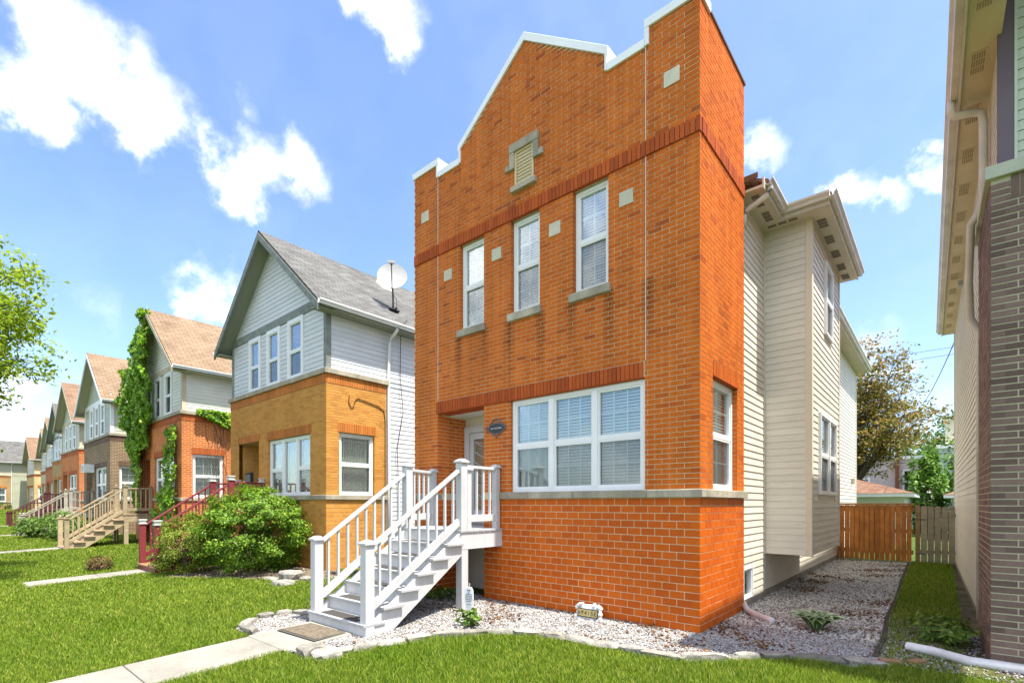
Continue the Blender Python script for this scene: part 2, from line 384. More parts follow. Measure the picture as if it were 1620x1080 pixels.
M_COPING = pm('coping_aluminium', [(.82, .83, .85), (.86, .87, .89)], .35, .5, n1=(2, .94, 1.03))
def siding_mat(name, c, k=.93): return pm(name, [tuple(x * k for x in c), c], .5, .3, n1=(1.3, .93, 1.04), stain=((1.2, 1.2, 6), .93, 1.04))
M_CREAM = siding_mat('cream_siding', (.70, .65, .56))

# ------------------------------------------------------------------ building kit
def wall_holes(mb, fr, u0, u1, z0, z1, holes, depth=.12, n=0.0, ex=0.0, noreveal=()):
    """wall sheet with rectangular openings and their reveals"""
    holes = [(a - ex, b + ex, c - ex, d + ex) for (a, b, c, d) in holes] + list(noreveal)
    us = sorted({u0, u1} | {h[0] for h in holes} | {h[1] for h in holes}); zs = sorted({z0, z1} | {h[2] for h in holes} | {h[3] for h in holes})
    us = [u for u in us if u0 <= u <= u1]; zs = [z for z in zs if z0 <= z <= z1]
    for a, b in zip(us, us[1:]):
        for c, d in zip(zs, zs[1:]):
            um, zm = (a + b) / 2, (c + d) / 2
            if any(h[0] < um < h[1] and h[2] < zm < h[3] for h in holes): continue
            mb.quad([fr.p(a, n, c), fr.p(b, n, c), fr.p(b, n, d), fr.p(a, n, d)], 0.0, [(a, c), (b, c), (b, d), (a, d)])
    for (a, b, c, d) in holes[:len(holes) - len(noreveal)]:
        for q, uv in (((a, c, a, d), 0), ((b, c, b, d), 0), ((a, c, b, c), 1), ((a, d, b, d), 1)):
            A, C_, B, D = q[0], q[1], q[2], q[3]
            mb.quad([fr.p(A, n, C_), fr.p(B, n, D), fr.p(B, n - depth, D), fr.p(A, n - depth, C_)], 0.0,
                    [(0, C_), (0, D), (depth, D), (depth, C_)] if uv == 0 else [(A, 0), (B, 0), (B, depth), (A, depth)])
def lay_bricks(u0, u1, z0, rows, openings, course=.1016, length=.203, joint=.010, corner=None, phase=0.0, top=None, deep=.105, thin=.03, breaks=()):
    """running bond; returns bricks (ua, ub, za, zb, depth). corner=0/1: u0 is an outer corner and this wall owns its even/odd rows"""
    out = []
    for i in range(rows):
        za = z0 + i * course; zb = za + course - joint
        owns = corner is not None and (i % 2 == corner)
        if corner is None: start = u0 - ((i % 2) * .5 + phase) * length
        elif owns: start = u0 - .004
        else: start = u0 + .5 * length
        k = 0; a = start
        while a < u1 - .02:
            b = a + length - joint + (.004 if (owns and k == 0) else 0)
            nxt = b + joint
            dp = deep if (owns and k == 0) else thin
            aa, bb = max(a, u0 - .004 if corner is not None else u0), min(b, u1)
            segs = [(aa, bb, za, zb, dp)]
            for (oa, ob, oc, od) in openings:
                ns = []
                for (p, q, c, d, e) in segs:
                    if d <= oc + .004 or c >= od - .004: ns.append((p, q, c, d, e)); continue
                    if q <= oa: ns.append((p, oa, c, d, deep) if oa - q < .03 else (p, q, c, d, e)); continue
                    if p >= ob: ns.append((ob, q, c, d, deep) if p - ob < .03 else (p, q, c, d, e)); continue
                    if p < oa: ns.append((p, oa, c, d, deep))
                    if q > ob: ns.append((ob, q, c, d, deep))
                    pm_, qm = max(p, oa), min(q, ob)
                    if d - od > .02: ns.append((pm_, qm, od, d, deep))
                    if oc - c > .02: ns.append((pm_, qm, c, oc, deep))
                segs = ns
            for (p, q, c, d, e) in segs:
                if top is None:
                    if q - p > .018 and d - c > .015: out.append((p, q, c, d, e))
                    continue
                cuts = [p] + [x for x in breaks if p + .01 < x < q - .01] + [q]
                for p2, q2 in zip(cuts, cuts[1:]):
                    d1, d2 = min(d, top(p2 + .002)), min(d, top(q2 - .002))
                    if q2 - p2 > .008 and max(d1, d2) - c > .008: out.append((p2, q2, c, max(d1, c + .002), e, max(d2, c + .002)) if min(d1, d2) < d else (p2, q2, c, d, e))
            a = nxt; k += 1
    return out
def brick_mesh(fr, bricks, name, m, parent, proud=.004, jit=.0012):
    mb = MB()
    for (a, b, c, d, e) in bricks:
        j = random.uniform(-jit, jit)
        fr.box(mb, a, b, -e, proud + j, c, d, random.random(), skip=())
    return stuff(mb.build(name, m, parent, fix=False))
_bm = {}
def brick_objs(fr, bricks, name, m, parent, proud=.004, jit=.0012):
    """each brick an object of its own; alike bricks share a mesh (chamfered box, scaled)"""
    if m.name not in _bm:
        bm = bmesh.new(); bmesh.ops.create_cube(bm, size=1.0)
        bmesh.ops.scale(bm, vec=(.193, .10, .0916), verts=bm.verts)
        bmesh.ops.bevel(bm, geom=bm.edges[:], offset=.003, segments=1, affect='EDGES')
        me = bpy.data.meshes.new('brick'); bm.to_mesh(me); bm.free(); me.materials.append(m); _bm[m.name] = me
    alongx = abs(fr.U[0]) > .5
    for (a, b, c, d, e) in bricks:
        j = random.uniform(-jit, jit); pr = proud + j
        cc = fr.p((a + b) / 2, (pr - e) / 2, (c + d) / 2)
        o = obj(name, _bm[m.name], m, parent, cc, 0, None if alongx else (0, 0, R_(90)), ((b - a) / .193, (pr + e) / .10, (d - c) / .0916))
def screen_size(fr, b, org):
    """rough size in the picture of a brick at wall coordinates b"""
    p = fr.p((b[0] + b[1]) / 2, 0, (b[2] + b[3]) / 2); q0 = fr.p(b[0], 0, b[2]); q1 = fr.p(b[1], 0, b[3])
    def pr(q):
        dx, dy = q[0] + org[0] - EYE[0], q[1] + org[1] - EYE[1]; d = dx * CF[0] + dy * CF[1]; l = dx * CR[0] + dy * CR[1]
        if d < .3: return None
        return 810 + FOC * l / d, 796 - FOC * (q[2] + org[2] - EYE[2]) / d
    A, B, C_ = pr(q0), pr(q1), pr(p)
    if A is None or B is None: return 0
    if not (-5 < C_[0] < 1625 and -5 < C_[1] < 1085): return 0
    return abs(A[0] - B[0]) * abs(A[1] - B[1])
def soldiers(fr, u0, u1, z0, z1, m, parent, n0=-.03, n1=.012, w=.0677, joint=.009, joined=False, name='soldier_brick'):
    k = max(1, round((u1 - u0) / w)); s = (u1 - u0) / k; mb = MB()
    for i in range(k):
        a = u0 + i * s + joint / 2; b = a + s - joint
        j = random.uniform(-.002, .002)
        if joined: fr.box(mb, a, b, n0, n1 + j, z0, z1, random.random())
        else: fr.ubox(name, m, parent, a, b, n0, n1 + j, z0, z1)
    if joined: return stuff(mb.build('soldier_course', m, parent))
def siding(fr, u0, u1, z0, z1, m, parent, pitch=.1016, openings=(), lim=None, joined=False, out=.014, name='siding_board', mw=None):
    """lapped boards, each its own slanted piece; lim(z) gives the allowed (u0,u1) at a height for gables"""
    z = z0; mb = MB()
    while z < z1 - .01:
        zt = min(z + pitch, z1)
        spans = [(u0, u1)]
        if lim:
            l0 = lim(zt); lb = lim(z); spans = [(max(u0, l0[0]), min(u1, l0[1]))]; base = (max(u0, lb[0]), min(u1, lb[1]))
        for (oa, ob, oc, od) in openings:
            if zt <= oc + .01 or z >= od - .01: continue
            ns = []
            for (p, q) in spans:
                if q <= oa or p >= ob: ns.append((p, q)); continue
                if p < oa: ns.append((p, oa))
                if q > ob: ns.append((ob, q))
            spans = ns
        for (p, q) in spans:
            pb, qb = p, q
            if lim and p == spans[0][0]: pb = base[0] if abs(p - max(u0, l0[0])) < 1e-6 else p
            if lim and q == spans[-1][1]: qb = base[1] if abs(q - min(u1, l0[1])) < 1e-6 else q
            if q - p < .02 and qb - pb < .02: continue
            if q < p: p = q = (p + q) / 2
            b = mb if joined else MB()
            r = random.random(); lip = pitch * .11
            b.quad([fr.p(pb, out, z), fr.p(qb, out, z), fr.p(q, .003, zt), fr.p(p, .003, zt)], r)
            b.quad([fr.p(pb, out, z), fr.p(qb, out, z), fr.p(qb, -.001, z + .0015), fr.p(pb, -.001, z + .0015)], r)
            b.quad([fr.p(pb, out, z), fr.p(p, .003, zt), fr.p(p, 0, zt), fr.p(pb, -.001, z)], r)
            b.quad([fr.p(qb, out, z), fr.p(q, .003, zt), fr.p(q, 0, zt), fr.p(qb, -.001, z)], r)
            if not joined: b.build(name, m, parent, fix=False)
        z = zt
    if joined and mb.f: return stuff(mb.build('siding', m, parent, fix=False))
def window(fr, u0, u1, z0, z1, parent, inset=.09, cols=1, mf=None, grid=(2, 2), lower_grid=True, blind='slat', room=.45, split=.5, fw=.045, drop=1.0, screen=True, prairie=False, hung=None, detail=True):
    """double-hung window: frame with sashes (part) > panes, muntins, blind, screen, dark room behind"""
    mf = mf or M_VINYL; mb = MB(); n0, n1 = -inset - .05, -inset + .025
    fr.box(mb, u0, u1, n0, n1, z0, z0 + fw); fr.box(mb, u0, u1, n0, n1, z1 - fw, z1)
    fr.box(mb, u0, u0 + fw, n0, n1 - .001, z0 + fw, z1 - fw); fr.box(mb, u1 - fw, u1, n0, n1 - .001, z0 + fw, z1 - fw)
    iw = (u1 - u0 - 2 * fw); mul = fw * 1.5; cw = (iw - mul * (cols - 1)) / cols
    zm = z0 + (z1 - z0) * split; cells = []; sw = fw * .55
    for i in range(cols):
        a = u0 + fw + i * (cw + mul); b = a + cw
        if i: fr.box(mb, a - mul, a, n0, n1 + .006, z0 + fw, z1 - fw)
        hh = hung is None or hung[i]
        if hh:
            fr.box(mb, a, b, n0 + .01, n1 - .012, zm - .022, zm + .022)
            cells += [(a, b, zm + .022, z1 - fw, True), (a, b, z0 + fw, zm - .022, False)]
        else: cells.append((a, b, z0 + fw, z1 - fw, True))
        for (c, d) in ((zm + .022, z1 - fw), (z0 + fw, zm - .022)) if hh else ((z0 + fw, z1 - fw),):
            fr.box(mb, a, a + sw, n0 + .012, n1 - .016, c, d); fr.box(mb, b - sw, b, n0 + .012, n1 - .016, c, d)
            fr.box(mb, a + sw, b - sw, n0 + .012, n1 - .016, c, c + sw); fr.box(mb, a + sw, b - sw, n0 + .012, n1 - .016, d - sw, d)
    w = mb.build('window', mf, parent)
    for (a, b, c, d, up) in cells:
        p = MB(); ng = -inset - .022; fr.box(p, a + sw * .5, b - sw * .5, ng - .004, ng, c + sw * .5, d - sw * .5); p.build('pane', M_GLASS, w)
        if grid and (up or lower_grid):
            g = MB(); mw_ = .009; A, B, C_, D = a + sw, b - sw, c + sw, d - sw
            gn0, gn1 = ng - .018, ng - .006
            if prairie:
                e = .085
                for uu in (A + e, B - e): fr.box(g, uu - mw_ / 2, uu + mw_ / 2, gn0, gn1, C_, D)
                for zz in ((D - e,) if up else (C_ + e,)): fr.box(g, A, B, gn0 - .001, gn1 - .001, zz - mw_ / 2, zz + mw_ / 2)
            else:
                for k in range(1, grid[0]): uu = A + (B - A) * k / grid[0]; fr.box(g, uu - mw_, uu + mw_, gn0, gn1, C_, D)
                for k in range(1, grid[1]): zz = C_ + (D - C_) * k / grid[1]; fr.box(g, A, B, gn0 - .001, gn1 - .001, zz - mw_, zz + mw_)
            if g.f: g.build('muntin', mf, w)
        if screen and not up:
            p = MB(); fr.box(p, a + sw * .5, b - sw * .5, ng + .006, ng + .008, c + sw * .5, d - sw * .5); p.build('insect_screen', M_SCREEN, w)
    # room behind
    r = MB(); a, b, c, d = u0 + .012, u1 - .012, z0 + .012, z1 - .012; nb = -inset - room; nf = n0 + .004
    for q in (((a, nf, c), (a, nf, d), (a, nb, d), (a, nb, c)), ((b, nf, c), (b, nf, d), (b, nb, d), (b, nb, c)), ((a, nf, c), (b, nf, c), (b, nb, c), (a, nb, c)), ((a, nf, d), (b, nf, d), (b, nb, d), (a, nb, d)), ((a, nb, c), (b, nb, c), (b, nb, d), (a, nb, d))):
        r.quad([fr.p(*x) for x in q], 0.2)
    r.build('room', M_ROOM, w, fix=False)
    if blind:
        bl = MB(); nb = n0 - .03
        for i in range(cols):
            a = u0 + fw + i * (cw + mul) + .015; b = a + cw - .03
            kind = blind if isinstance(blind, str) else blind[i]
            dr = drop if isinstance(drop, (int, float)) else drop[i]
            zb = z1 - fw - (z1 - z0 - 2 * fw) * dr
            if kind == 'slat':
                z = z1 - fw - .02
                while z > zb:
                    bl.quad([fr.p(a, nb - .017, z + .021), fr.p(b, nb - .017, z + .021), fr.p(b, nb + .014, z - .021), fr.p(a, nb + .014, z - .021)], random.random()); z -= .046 if detail else .06
                fr.box(bl, a, b, nb - .02, nb + .02, z1 - fw - .03, z1 - fw - .001)
            if kind == 'drape' or dr < .5:
                if kind != 'drape': zb = z0 + fw
                k = max(4, int((b - a) / .07)); pts = [(a + (b - a) * t / (k * 4), nb - .05 + .022 * math.sin(t * math.pi / 2)) for t in range(k * 4 + 1)]
                for (pa, na), (pb_, nb_) in zip(pts, pts[1:]): bl.quad([fr.p(pa, na, zb), fr.p(pb_, nb_, zb), fr.p(pb_, nb_, z1 - fw), fr.p(pa, na, z1 - fw)], .5)
        if bl.f: bl.build('blind', M_DRAPE if blind == 'drape' else M_BLIND, w, fix=False)
    return w
def roof_plane(mb, a, b, c, d, t=.07):
    """roof slope: eave a->b, ridge c above b, d above a; UV in metres"""
    A, B, C_, D = map(Vector, (a, b, c, d)); n = (B - A).cross(D - A).normalized()
    if n.z < 0: n = -n
    L1 = (B - A).length; S = (D - A).length
    mb.quad([A, B, C_, D], 0, [(0, 0), (L1, 0), (L1, S), (0, S)])
    lo = [p - n * t for p in (A, B, C_, D)]
    mb.quad(lo, 0, [(0, 0), (L1, 0), (L1, S), (0, S)])
    P = [A, B, C_, D]
    for i in range(4):
        j = (i + 1) % 4; mb.quad([P[i], P[j], lo[j], lo[i]], 0, [(0, 0), (1, 0), (1, .05), (0, .05)])
def gutter(pts, m, parent, side, name='gutter', h=.11, w=.11):
    """K-style gutter along straight runs; side: outward direction (x,y) for each run"""
    mb = MB()
    for (a, b, sd) in zip(pts, pts[1:], side):
        a = Vector(a); b = Vector(b); s = Vector((sd[0], sd[1], 0))
        prof = [(0, 0), (0, h), (.008, h), (.008, .008), (w * .55, .008), (w * .62, h * .45), (w * .92, h * .72), (w * .92, h), (w, h), (w, h * .7), (w * .70, h * .38), (w * .60, 0)]
        mb.prism(prof, 0, 1, lambda p, q, t: a.lerp(b, t) + s * p + Vector((0, 0, q - h)))
    return mb.build(name, m, parent)

# ------------------------------------------------------------------ ground
BR = [(-3.42, -3.52), (-3.12, -3.36), (-2.90, -2.80), (-2.66, -2.12), (-2.16, -1.56), (-1.57, -1.26), (-.83, -1.20), (-.2, -1.17), (.22, -1.09), (.60, -.78), (1.08, -.36), (1.54, -.20), (1.95, -.05)]
BL = [(-4.72, -3.50), (-5.28, -3.50), (-5.66, -3.10), (-5.58, -2.50), (-4.95, -2.35)]
BED = BR + [(1.80, .35), (1.66, 11.45), (-.2, 11.45), (-.2, 1.8), (-.2, .2), (-5.8, .2), (-5.95, -.5), (-5.0, -1.1)] + BL[::-1]
MULCH = [(-12.7, .1), (-12.5, -1.8), (-11.6, -2.75), (-10.3, -2.0), (-9.2, -1.55), (-8.3, -1.35), (-7.9, -.6), (-8.0, .3)]
EXTRA = [(-73.5, 1.6), (-80.5, -1.4)]
HOUSES = [(-9.1, 0.0), (-18.2, -.42), (-27.3, -.68), (-36.4, -.38), (-45.5, .32), (-54.6, 1.0), (-63.7, 1.7)]
PATHS = [(-4.66, -3.70, -9.0, -2.60)] + [(hx - 4.66, hx - 3.70, -9.0, hy - 2.62) for hx, hy in HOUSES[:4]]
def inside(P, x, y):
    x = np.asarray(x); y = np.asarray(y); r = np.zeros(x.shape, dtype=bool); n = len(P)
    for i in range(n):
        x0, y0 = P[i]; x1, y1 = P[(i + 1) % n]
        c = ((y0 > y) != (y1 > y))
        with np.errstate(divide='ignore', invalid='ignore'):
            r ^= c & (x < (x1 - x0) * (y - y0) / (y1 - y0 + 1e-12) + x0)
    return r
def ground_mat():
    m, nt, N, L, b = node_mat('lawn_soil')
    f = N_noise(N, L, .8, 6, .65, 'World'); g = N_noise(N, L, 14, 5, .7, 'World')
    c = N_ramp(N, L, g, [(.3, (.030, .055, .012)), (.5, (.060, .105, .020)), (.7, (.11, .13, .035))])
    c = N_mul(N, L, c, f, .75, 1.2)
    L.new(c, b.inputs['Base Color']); b.inputs['Roughness'].default_value = .95; b.inputs['Specular IOR Level'].default_value = .1
    N_bump(N, L, b, N_noise(N, L, 30, 5, .7, 'World'), .6, .03); return m
def build_ground():
    mb = MB(); xs = [-500, -76, -40, -16, -10, -5, 0, 3, 6, 12, 60, 500]; ys = [-500, -60, -8.4, -6, -4, -2, -.4, 0, 4, 12, 30, 120, 700]
    for a, b in zip(xs, xs[1:]):
        for c, d in zip(ys, ys[1:]):
            mb.quad([(a, c, gz(c, a)), (b, c, gz(c, b)), (b, d, gz(d, b)), (a, d, gz(d, a))])
    struct(mb.build('ground', ground_mat(), None))
def patch(name, poly, m, dz=.012, cell=.12, bumpy=.015, seed=1):
    """a sheet of small uneven cells filling a polygon"""
    P = np.array(poly); x0, y0 = P.min(0); x1, y1 = P.max(0)
    nx = int((x1 - x0) / cell) + 2; ny = int((y1 - y0) / cell) + 2
    r = np.random.default_rng(seed); gx = x0 + np.arange(nx + 1) * cell; gy = y0 + np.arange(ny + 1) * cell
    X, Y = np.meshgrid(gx, gy, indexing='ij'); Z = gza(Y) + dz + r.uniform(0, bumpy, X.shape)
    X = X + r.uniform(-.3, .3, X.shape) * cell; Y = Y + r.uniform(-.3, .3, Y.shape) * cell
    V = np.stack([X, Y, Z], -1).reshape(-1, 3); idx = np.arange(V.shape[0]).reshape(X.shape)
    cx = (X[:-1, :-1] + X[1:, 1:]) / 2; cy = (Y[:-1, :-1] + Y[1:, 1:]) / 2
    k = inside(poly, cx, cy)
    F = np.stack([idx[:-1, :-1][k], idx[1:, :-1][k], idx[1:, 1:][k], idx[:-1, 1:][k]], -1)
    return np_mesh(name, V, F, m, None, np.zeros(len(F)), True)
def gravel_base_mat():
    m, nt, N, L, b = node_mat('gravel_bed')
    tc = N.new('ShaderNodeNewGeometry'); v = N.new('ShaderNodeTexVoronoi'); v.inputs['Scale'].default_value = 48; L.new(tc.outputs['Position'], v.inputs['Vector'])
    sp = N.new('ShaderNodeSeparateColor'); L.new(v.outputs['Color'], sp.inputs[0])
    c = N_ramp(N, L, sp.outputs[0], [(0, (.10, .075, .055)), (.25, (.30, .26, .22)), (.5, (.34, .33, .32)), (1, (.46, .46, .46))])
    c = N_mul(N, L, c, N_noise(N, L, 1.4, 5, .7, 'World'), .42, 1.1)
    L.new(c, b.inputs['Base Color']); b.inputs['Roughness'].default_value = .9
    N_bump(N, L, b, v.outputs['Distance'], .8, .02); return m
M_GRAVEL = pm('gravel_chip', [(0, (.34, .345, .35)), (.50, (.46, .465, .47)), (.74, (.28, .25, .22)), (.88, (.27, .19, .13)), (.95, (.16, .08, .05)), (1, (.08, .06, .045))], .75, .3, n2=(70, .85, 1.1))
M_GRAVEL2 = pm('gravel_chip_weathered', [(0, (.55, .545, .51)), (.5, (.70, .695, .655)), (.74, (.44, .40, .33)), (.84, (.26, .18, .12)), (1, (.12, .085, .06))], .8, .25, n2=(70, .85, 1.1))
def chips(name, poly, dens, m, size=(.008, .017), dz=.02, seed=3, keep=None):
    r = np.random.default_rng(seed); P = np.array(poly); x0, y0 = P.min(0); x1, y1 = P.max(0)
    n = int((x1 - x0) * (y1 - y0) * dens); x = r.uniform(x0, x1, n); y = r.uniform(y0, y1, n)
    k = inside(poly, x, y)
    if keep is not None: k &= keep(x, y, r)
    x, y = x[k], y[k]; n = len(x)
    s = r.uniform(size[0], size[1], n) * (1 + .5 * (r.random(n) > .93))
    base = np.array([(1, 0, 0), (0, 1, 0), (-1, 0, 0), (0, -1, 0), (.0, 0, .8), (0, 0, -.8)], dtype=float)
    V = base[None] + r.normal(0, .22, (n, 6, 3)); a = r.uniform(0, 6.28, n); t = r.uniform(-.5, .5, n)
    ca, sa = np.cos(a), np.sin(a); X = V[..., 0] * ca[:, None] - V[..., 1] * sa[:, None]; Y = (V[..., 0] * sa[:, None] + V[..., 1] * ca[:, None]); Z = V[..., 2] * .75 + X * t[:, None]
    W = np.stack([X * s[:, None] + x[:, None], Y * s[:, None] + y[:, None], Z * s[:, None] + (gza(y) + dz + r.uniform(-.004, .012, n))[:, None]], -1).reshape(-1, 3)
    f = np.array([(0, 1, 4), (1, 2, 4), (2, 3, 4), (3, 0, 4), (1, 0, 5), (2, 1, 5), (3, 2, 5), (0, 3, 5)])
    F = (f[None] + (np.arange(n) * 6)[:, None, None]).reshape(-1, 3)
    return np_mesh(name, W, F, m, None, np.repeat(r.random(n), 8))
def build_setting():
    build_ground()
    struct(patch('gravel_bed', BED, gravel_base_mat(), .012, .12, .02))
    front = [p for p in BR] + [(1.80, .35), (1.7, .9), (-.2, .9), (-.2, .05), (-5.8, .05), (-5.95, -.5), (-5.0, -1.1)] + BL[::-1]
    inpath = lambda x, y: (x > -4.70) & (x < -3.66) & (y < -2.55)
    g = chips('gravel', front, 3000, M_GRAVEL, keep=lambda x, y, r: ~inpath(x, y)); stuff(g)
    tag(g, 'white marble chip gravel between brick house front and lawn', 'gravel')
    sidep = [(1.80, .9), (1.66, 11.4), (-.1, 11.4), (-.1, .9)]
    g = chips('gravel', sidep, 1300, M_GRAVEL2, size=(.010, .020), seed=9, keep=lambda x, y, r: r.random(len(x)) < np.clip(1.25 - .07 * y, .35, 1)); stuff(g)
    tag(g, 'weathered brown and grey gravel in side yard leading to the gate', 'gravel')
    rs = [(1.8, .1), (3.3, .1), (3.3, 1.6), (2.6, 2.4), (1.75, 3.2)]
    g = chips('gravel', rs, 1500, M_GRAVEL, seed=12, keep=lambda x, y, r: r.random(len(x)) < .55); stuff(g)
    tag(g, 'sparse white gravel among weeds around the white drain pipe', 'gravel')
    lit = lambda x, y, r: (np.sin(x * 2.3 + 1.7 * np.sin(y * 1.9)) * np.sin(y * 2.9 + 1.3 * np.sin(x * 2.1)) + .25 * r.normal(0, 1, len(x))) > .55
    g = chips('leaf_litter', [p for p in BED], 330, pm('leaf_litter', [(0, (.07, .035, .02)), (.5, (.16, .075, .035)), (1, (.26, .15, .07))], .9, .1), size=(.010, .026), dz=.032, seed=15, keep=lambda x, y, r: lit(x, y, r) & ~inpath(x, y)); stuff(g)
    tag(g, 'brown leaf litter scattered in patches over the gravel', 'leaf litter')
    soil = pm('mulch_soil', [(.13, .10, .07), (.17, .13, .09)], .95, .1, n1=(3, .6, 1.3), n2=(40, .6, 1.35), bump=(60, .8, .02), rnd=False)
    struct(patch('mulch_bed', MULCH, soil, .012, .15, .04, 4))
    g = chips('mulch', MULCH, 420, pm('mulch_chip', [(0, (.10, .07, .045)), (.6, (.24, .19, .14)), (1, (.5, .46, .4))], .9, .2), size=(.012, .03), seed=5); stuff(g); tag(g, 'wood chips and pebbles on bare soil under the round green bush', 'mulch')
    dirt = pm('yard_soil', [(.11, .10, .06), (.15, .13, .08)], .95, .1, n1=(2, .6, 1.3), n2=(25, .7, 1.3), bump=(40, .8, .03), rnd=False)
    struct(patch('side_yard_soil', [(1.72, .2), (3.2, .2), (3.2, 12), (1.62, 12)], dirt, .006, .2, .02, 6))
    # concrete walks: separate slabs
    for k, (a, b, c, d) in enumerate(PATHS):
        w = MB()
        root = struct(bpy.data.objects.new('path', None)); COL.objects.link(root); root.location = ((a + b) / 2, d, gz(d))
        y = d; i = 0
        while y > d - (6.2 if k == 0 else 1.9):
            L_ = 1.0 if i == 0 else 1.35
            y1 = y - L_; s = MB(); ww = .06 if (i == 0 and k == 0) else 0
            s.hexa([(a - ww, y1 + .008, gz(y1, a) - .06), (b + ww, y1 + .008, gz(y1, a) - .06), (b + ww, y, gz(y, a) - .06), (a - ww, y, gz(y, a) - .06), (a - ww, y1 + .008, gz(y1, a) + .045), (b + ww, y1 + .008, gz(y1, a) + .045), (b + ww, y, gz(y, a) + .045), (a - ww, y, gz(y, a) + .045)], random.random())
            o = s.build('slab', M_CONC, root, .008); o.matrix_parent_inverse = Matrix.Translation(-root.location); y = y1; i += 1
build_setting()

# ------------------------------------------------------------------ the red brick house
def top_profile(u):
    if u < .70 or u > 5.0: return 8.17
    if u < 1.36 or u > 4.36: return 7.93
    return 8.17 + (9.27 - 8.17) * (1 - abs(u - 2.86) / 1.5)
def main_house():
    H = thing('brick_house', 'tall orange-red brick house with stepped gable parapet and white stairs', 'house', (0, 0, 0))
    FRONT = Fr((0, 0), (-1, 0), (0, -1)); SIDE = Fr((0, 0), (0, 1), (1, 0))
    MU = brick_mat('orange_brick', [(0, (.42, .092, .022)), (.05, (.54, .120, .020)), (.2, (.62, .145, .020)), (.7, (.67, .168, .024)), (1, (.61, .140, .022))], .86, 1.10, spec=.08, streak=.72, sills=(-1.96, -1.29, -3.20, -2.53, -4.43, -3.76, -.70))
    MBs = brick_mat('glazed_base_brick', [(0, (.50, .092, .008)), (.5, (.57, .112, .008)), (1, (.61, .128, .010))], .88, 1.08, .5, .15)
    MS = brick_mat('soldier_course_brick', [(0, (.36, .075, .024)), (.5, (.44, .094, .026)), (1, (.52, .112, .028))], .85, 1.1, spec=.08)
    W3, W2, W1 = (1.31, 1.92, 4.84, 6.40), (2.55, 3.16, 4.84, 6.40), (3.78, 4.39, 4.84, 6.40)
    BIG = (.745, 3.16, 1.863, 3.40); REC = (3.78, 5.0, -.3, 3.40); SW = (.48, 1.53, 1.863, 3.40)
    # mortar body
    mb = MB(); wall_holes(mb, FRONT, 0, 5.7, -.3, 7.93, [W3, W2, W1, BIG], .16, ex=.004, noreveal=[(3.776, 5.004, -.3, 3.404)])
    mb.build('wall', M_MORTAR, H, fix=False)
    mb = MB(); prof = [(0, 7.93), (0, 8.17), (.70, 8.17), (.70, 7.9301), (1.36, 7.9301), (1.36, 8.17), (2.86, 9.27), (4.36, 8.17), (4.36, 7.9301), (5.0, 7.9301), (5.0, 8.17), (5.7, 8.17), (5.7, 7.93)]
    for poly in ([(0, 7.93), (0, 8.17), (.70, 8.17), (.70, 7.93)], [(1.36, 7.93), (1.36, 8.17), (2.86, 9.27), (4.36, 8.17), (4.36, 7.93)], [(5.0, 7.93), (5.0, 8.17), (5.7, 8.17), (5.7, 7.93)]):
        mb.prism(poly, -.30, 0, lambda a, b, t: FRONT.p(a, t, b))
    mb.build('parapet_wall', M_MORTAR, H)
    mb = MB(); wall_holes(mb, SIDE, 0, 1.87, -.3, 8.17, [SW], .16, ex=.004)
    mb.quad([(0, 1.87, -.3), (-.3, 1.87, -.3), (-.3, 1.87, 8.17), (0, 1.87, 8.17)]); mb.quad([(0, .3, 8.17), (-.3, .3, 8.17), (-.3, 1.87, 8.17), (0, 1.87, 8.17)]); mb.quad([(-.3, .3, 6), (-.3, 1.87, 6), (-.3, 1.87, 8.17), (-.3, .3, 8.17)])
    mb.quad([(-5.7, 0, -.3), (-5.7, 1.9, -.3), (-5.7, 1.9, 8.17), (-5.7, 0, 8.17)]); mb.quad([(-5.7, .3, 7.93), (0, .3, 7.93), (0, 0, 7.93), (-5.7, 0, 7.93)])
    mb.build('side_wall', M_MORTAR, H, fix=False)
    # bricks
    jobs = []
    band = (-1, 9, 6.405, 6.615); lint = (.745, 5.03, 3.40, 3.622)
    fo = [W3, W2, W1, BIG, REC, lint, (1.28, 1.96, 4.71, 4.84), (2.52, 3.20, 4.71, 4.84), (3.75, 4.43, 4.71, 4.84)]
    panels = [(.919, 1.134, 5.855, 6.06), (2.145, 2.36, 5.855, 6.06), (3.37, 3.585, 5.855, 6.06), (4.60, 4.815, 5.855, 6.06), (.258, .473, 7.185, 7.39), (5.26, 5.475, 7.185, 7.39)]
    for fr, ow, U1, op in ((FRONT, 0, 5.7, fo), (SIDE, 1, 1.865, [SW, (.48, 1.53, 3.40, 3.622)])):
        jobs += [(fr, b, MBs) for b in lay_bricks(0, U1, .03, 17, op, corner=ow)]
        jobs += [(fr, b, MU) for b in lay_bricks(0, U1, 1.873, 67, op, course=.06767, joint=.0095, corner=ow)]
        jobs += [(fr, b, MU) for b in lay_bricks(0, U1, 6.622, 40 if fr is FRONT else 23, [(2.666, 3.059, 6.90, 7.50)] if fr is FRONT else [], course=.0677, joint=.0095, corner=ow, breaks=(.70, 1.36, 2.86, 4.36, 5.0), top=top_profile if fr is FRONT else (lambda u: 8.165))]
    # brick courses of the porch recess (left inner wall)
    REC_L = Fr((-5.004, 0), (0, 1), (1, 0))
    for fr, z0, n, m in ((REC_L, .03, 17, MBs), (REC_L, 1.873, 22, MU)):
        jobs += [(fr, b, m) for b in lay_bricks(.11, .74, z0, n, [], corner=None, course=.1016 if z0 < 1 else .06767, phase=.2)]
    # stone set-in panels stand proud over the bricks, so bricks stay whole beneath them
    jobs.sort(key=lambda j: 0 if len(j[1]) > 5 else -screen_size(j[0], j[1], (0, 0, 0)))
    single, rest = jobs[:300], jobs[300:]
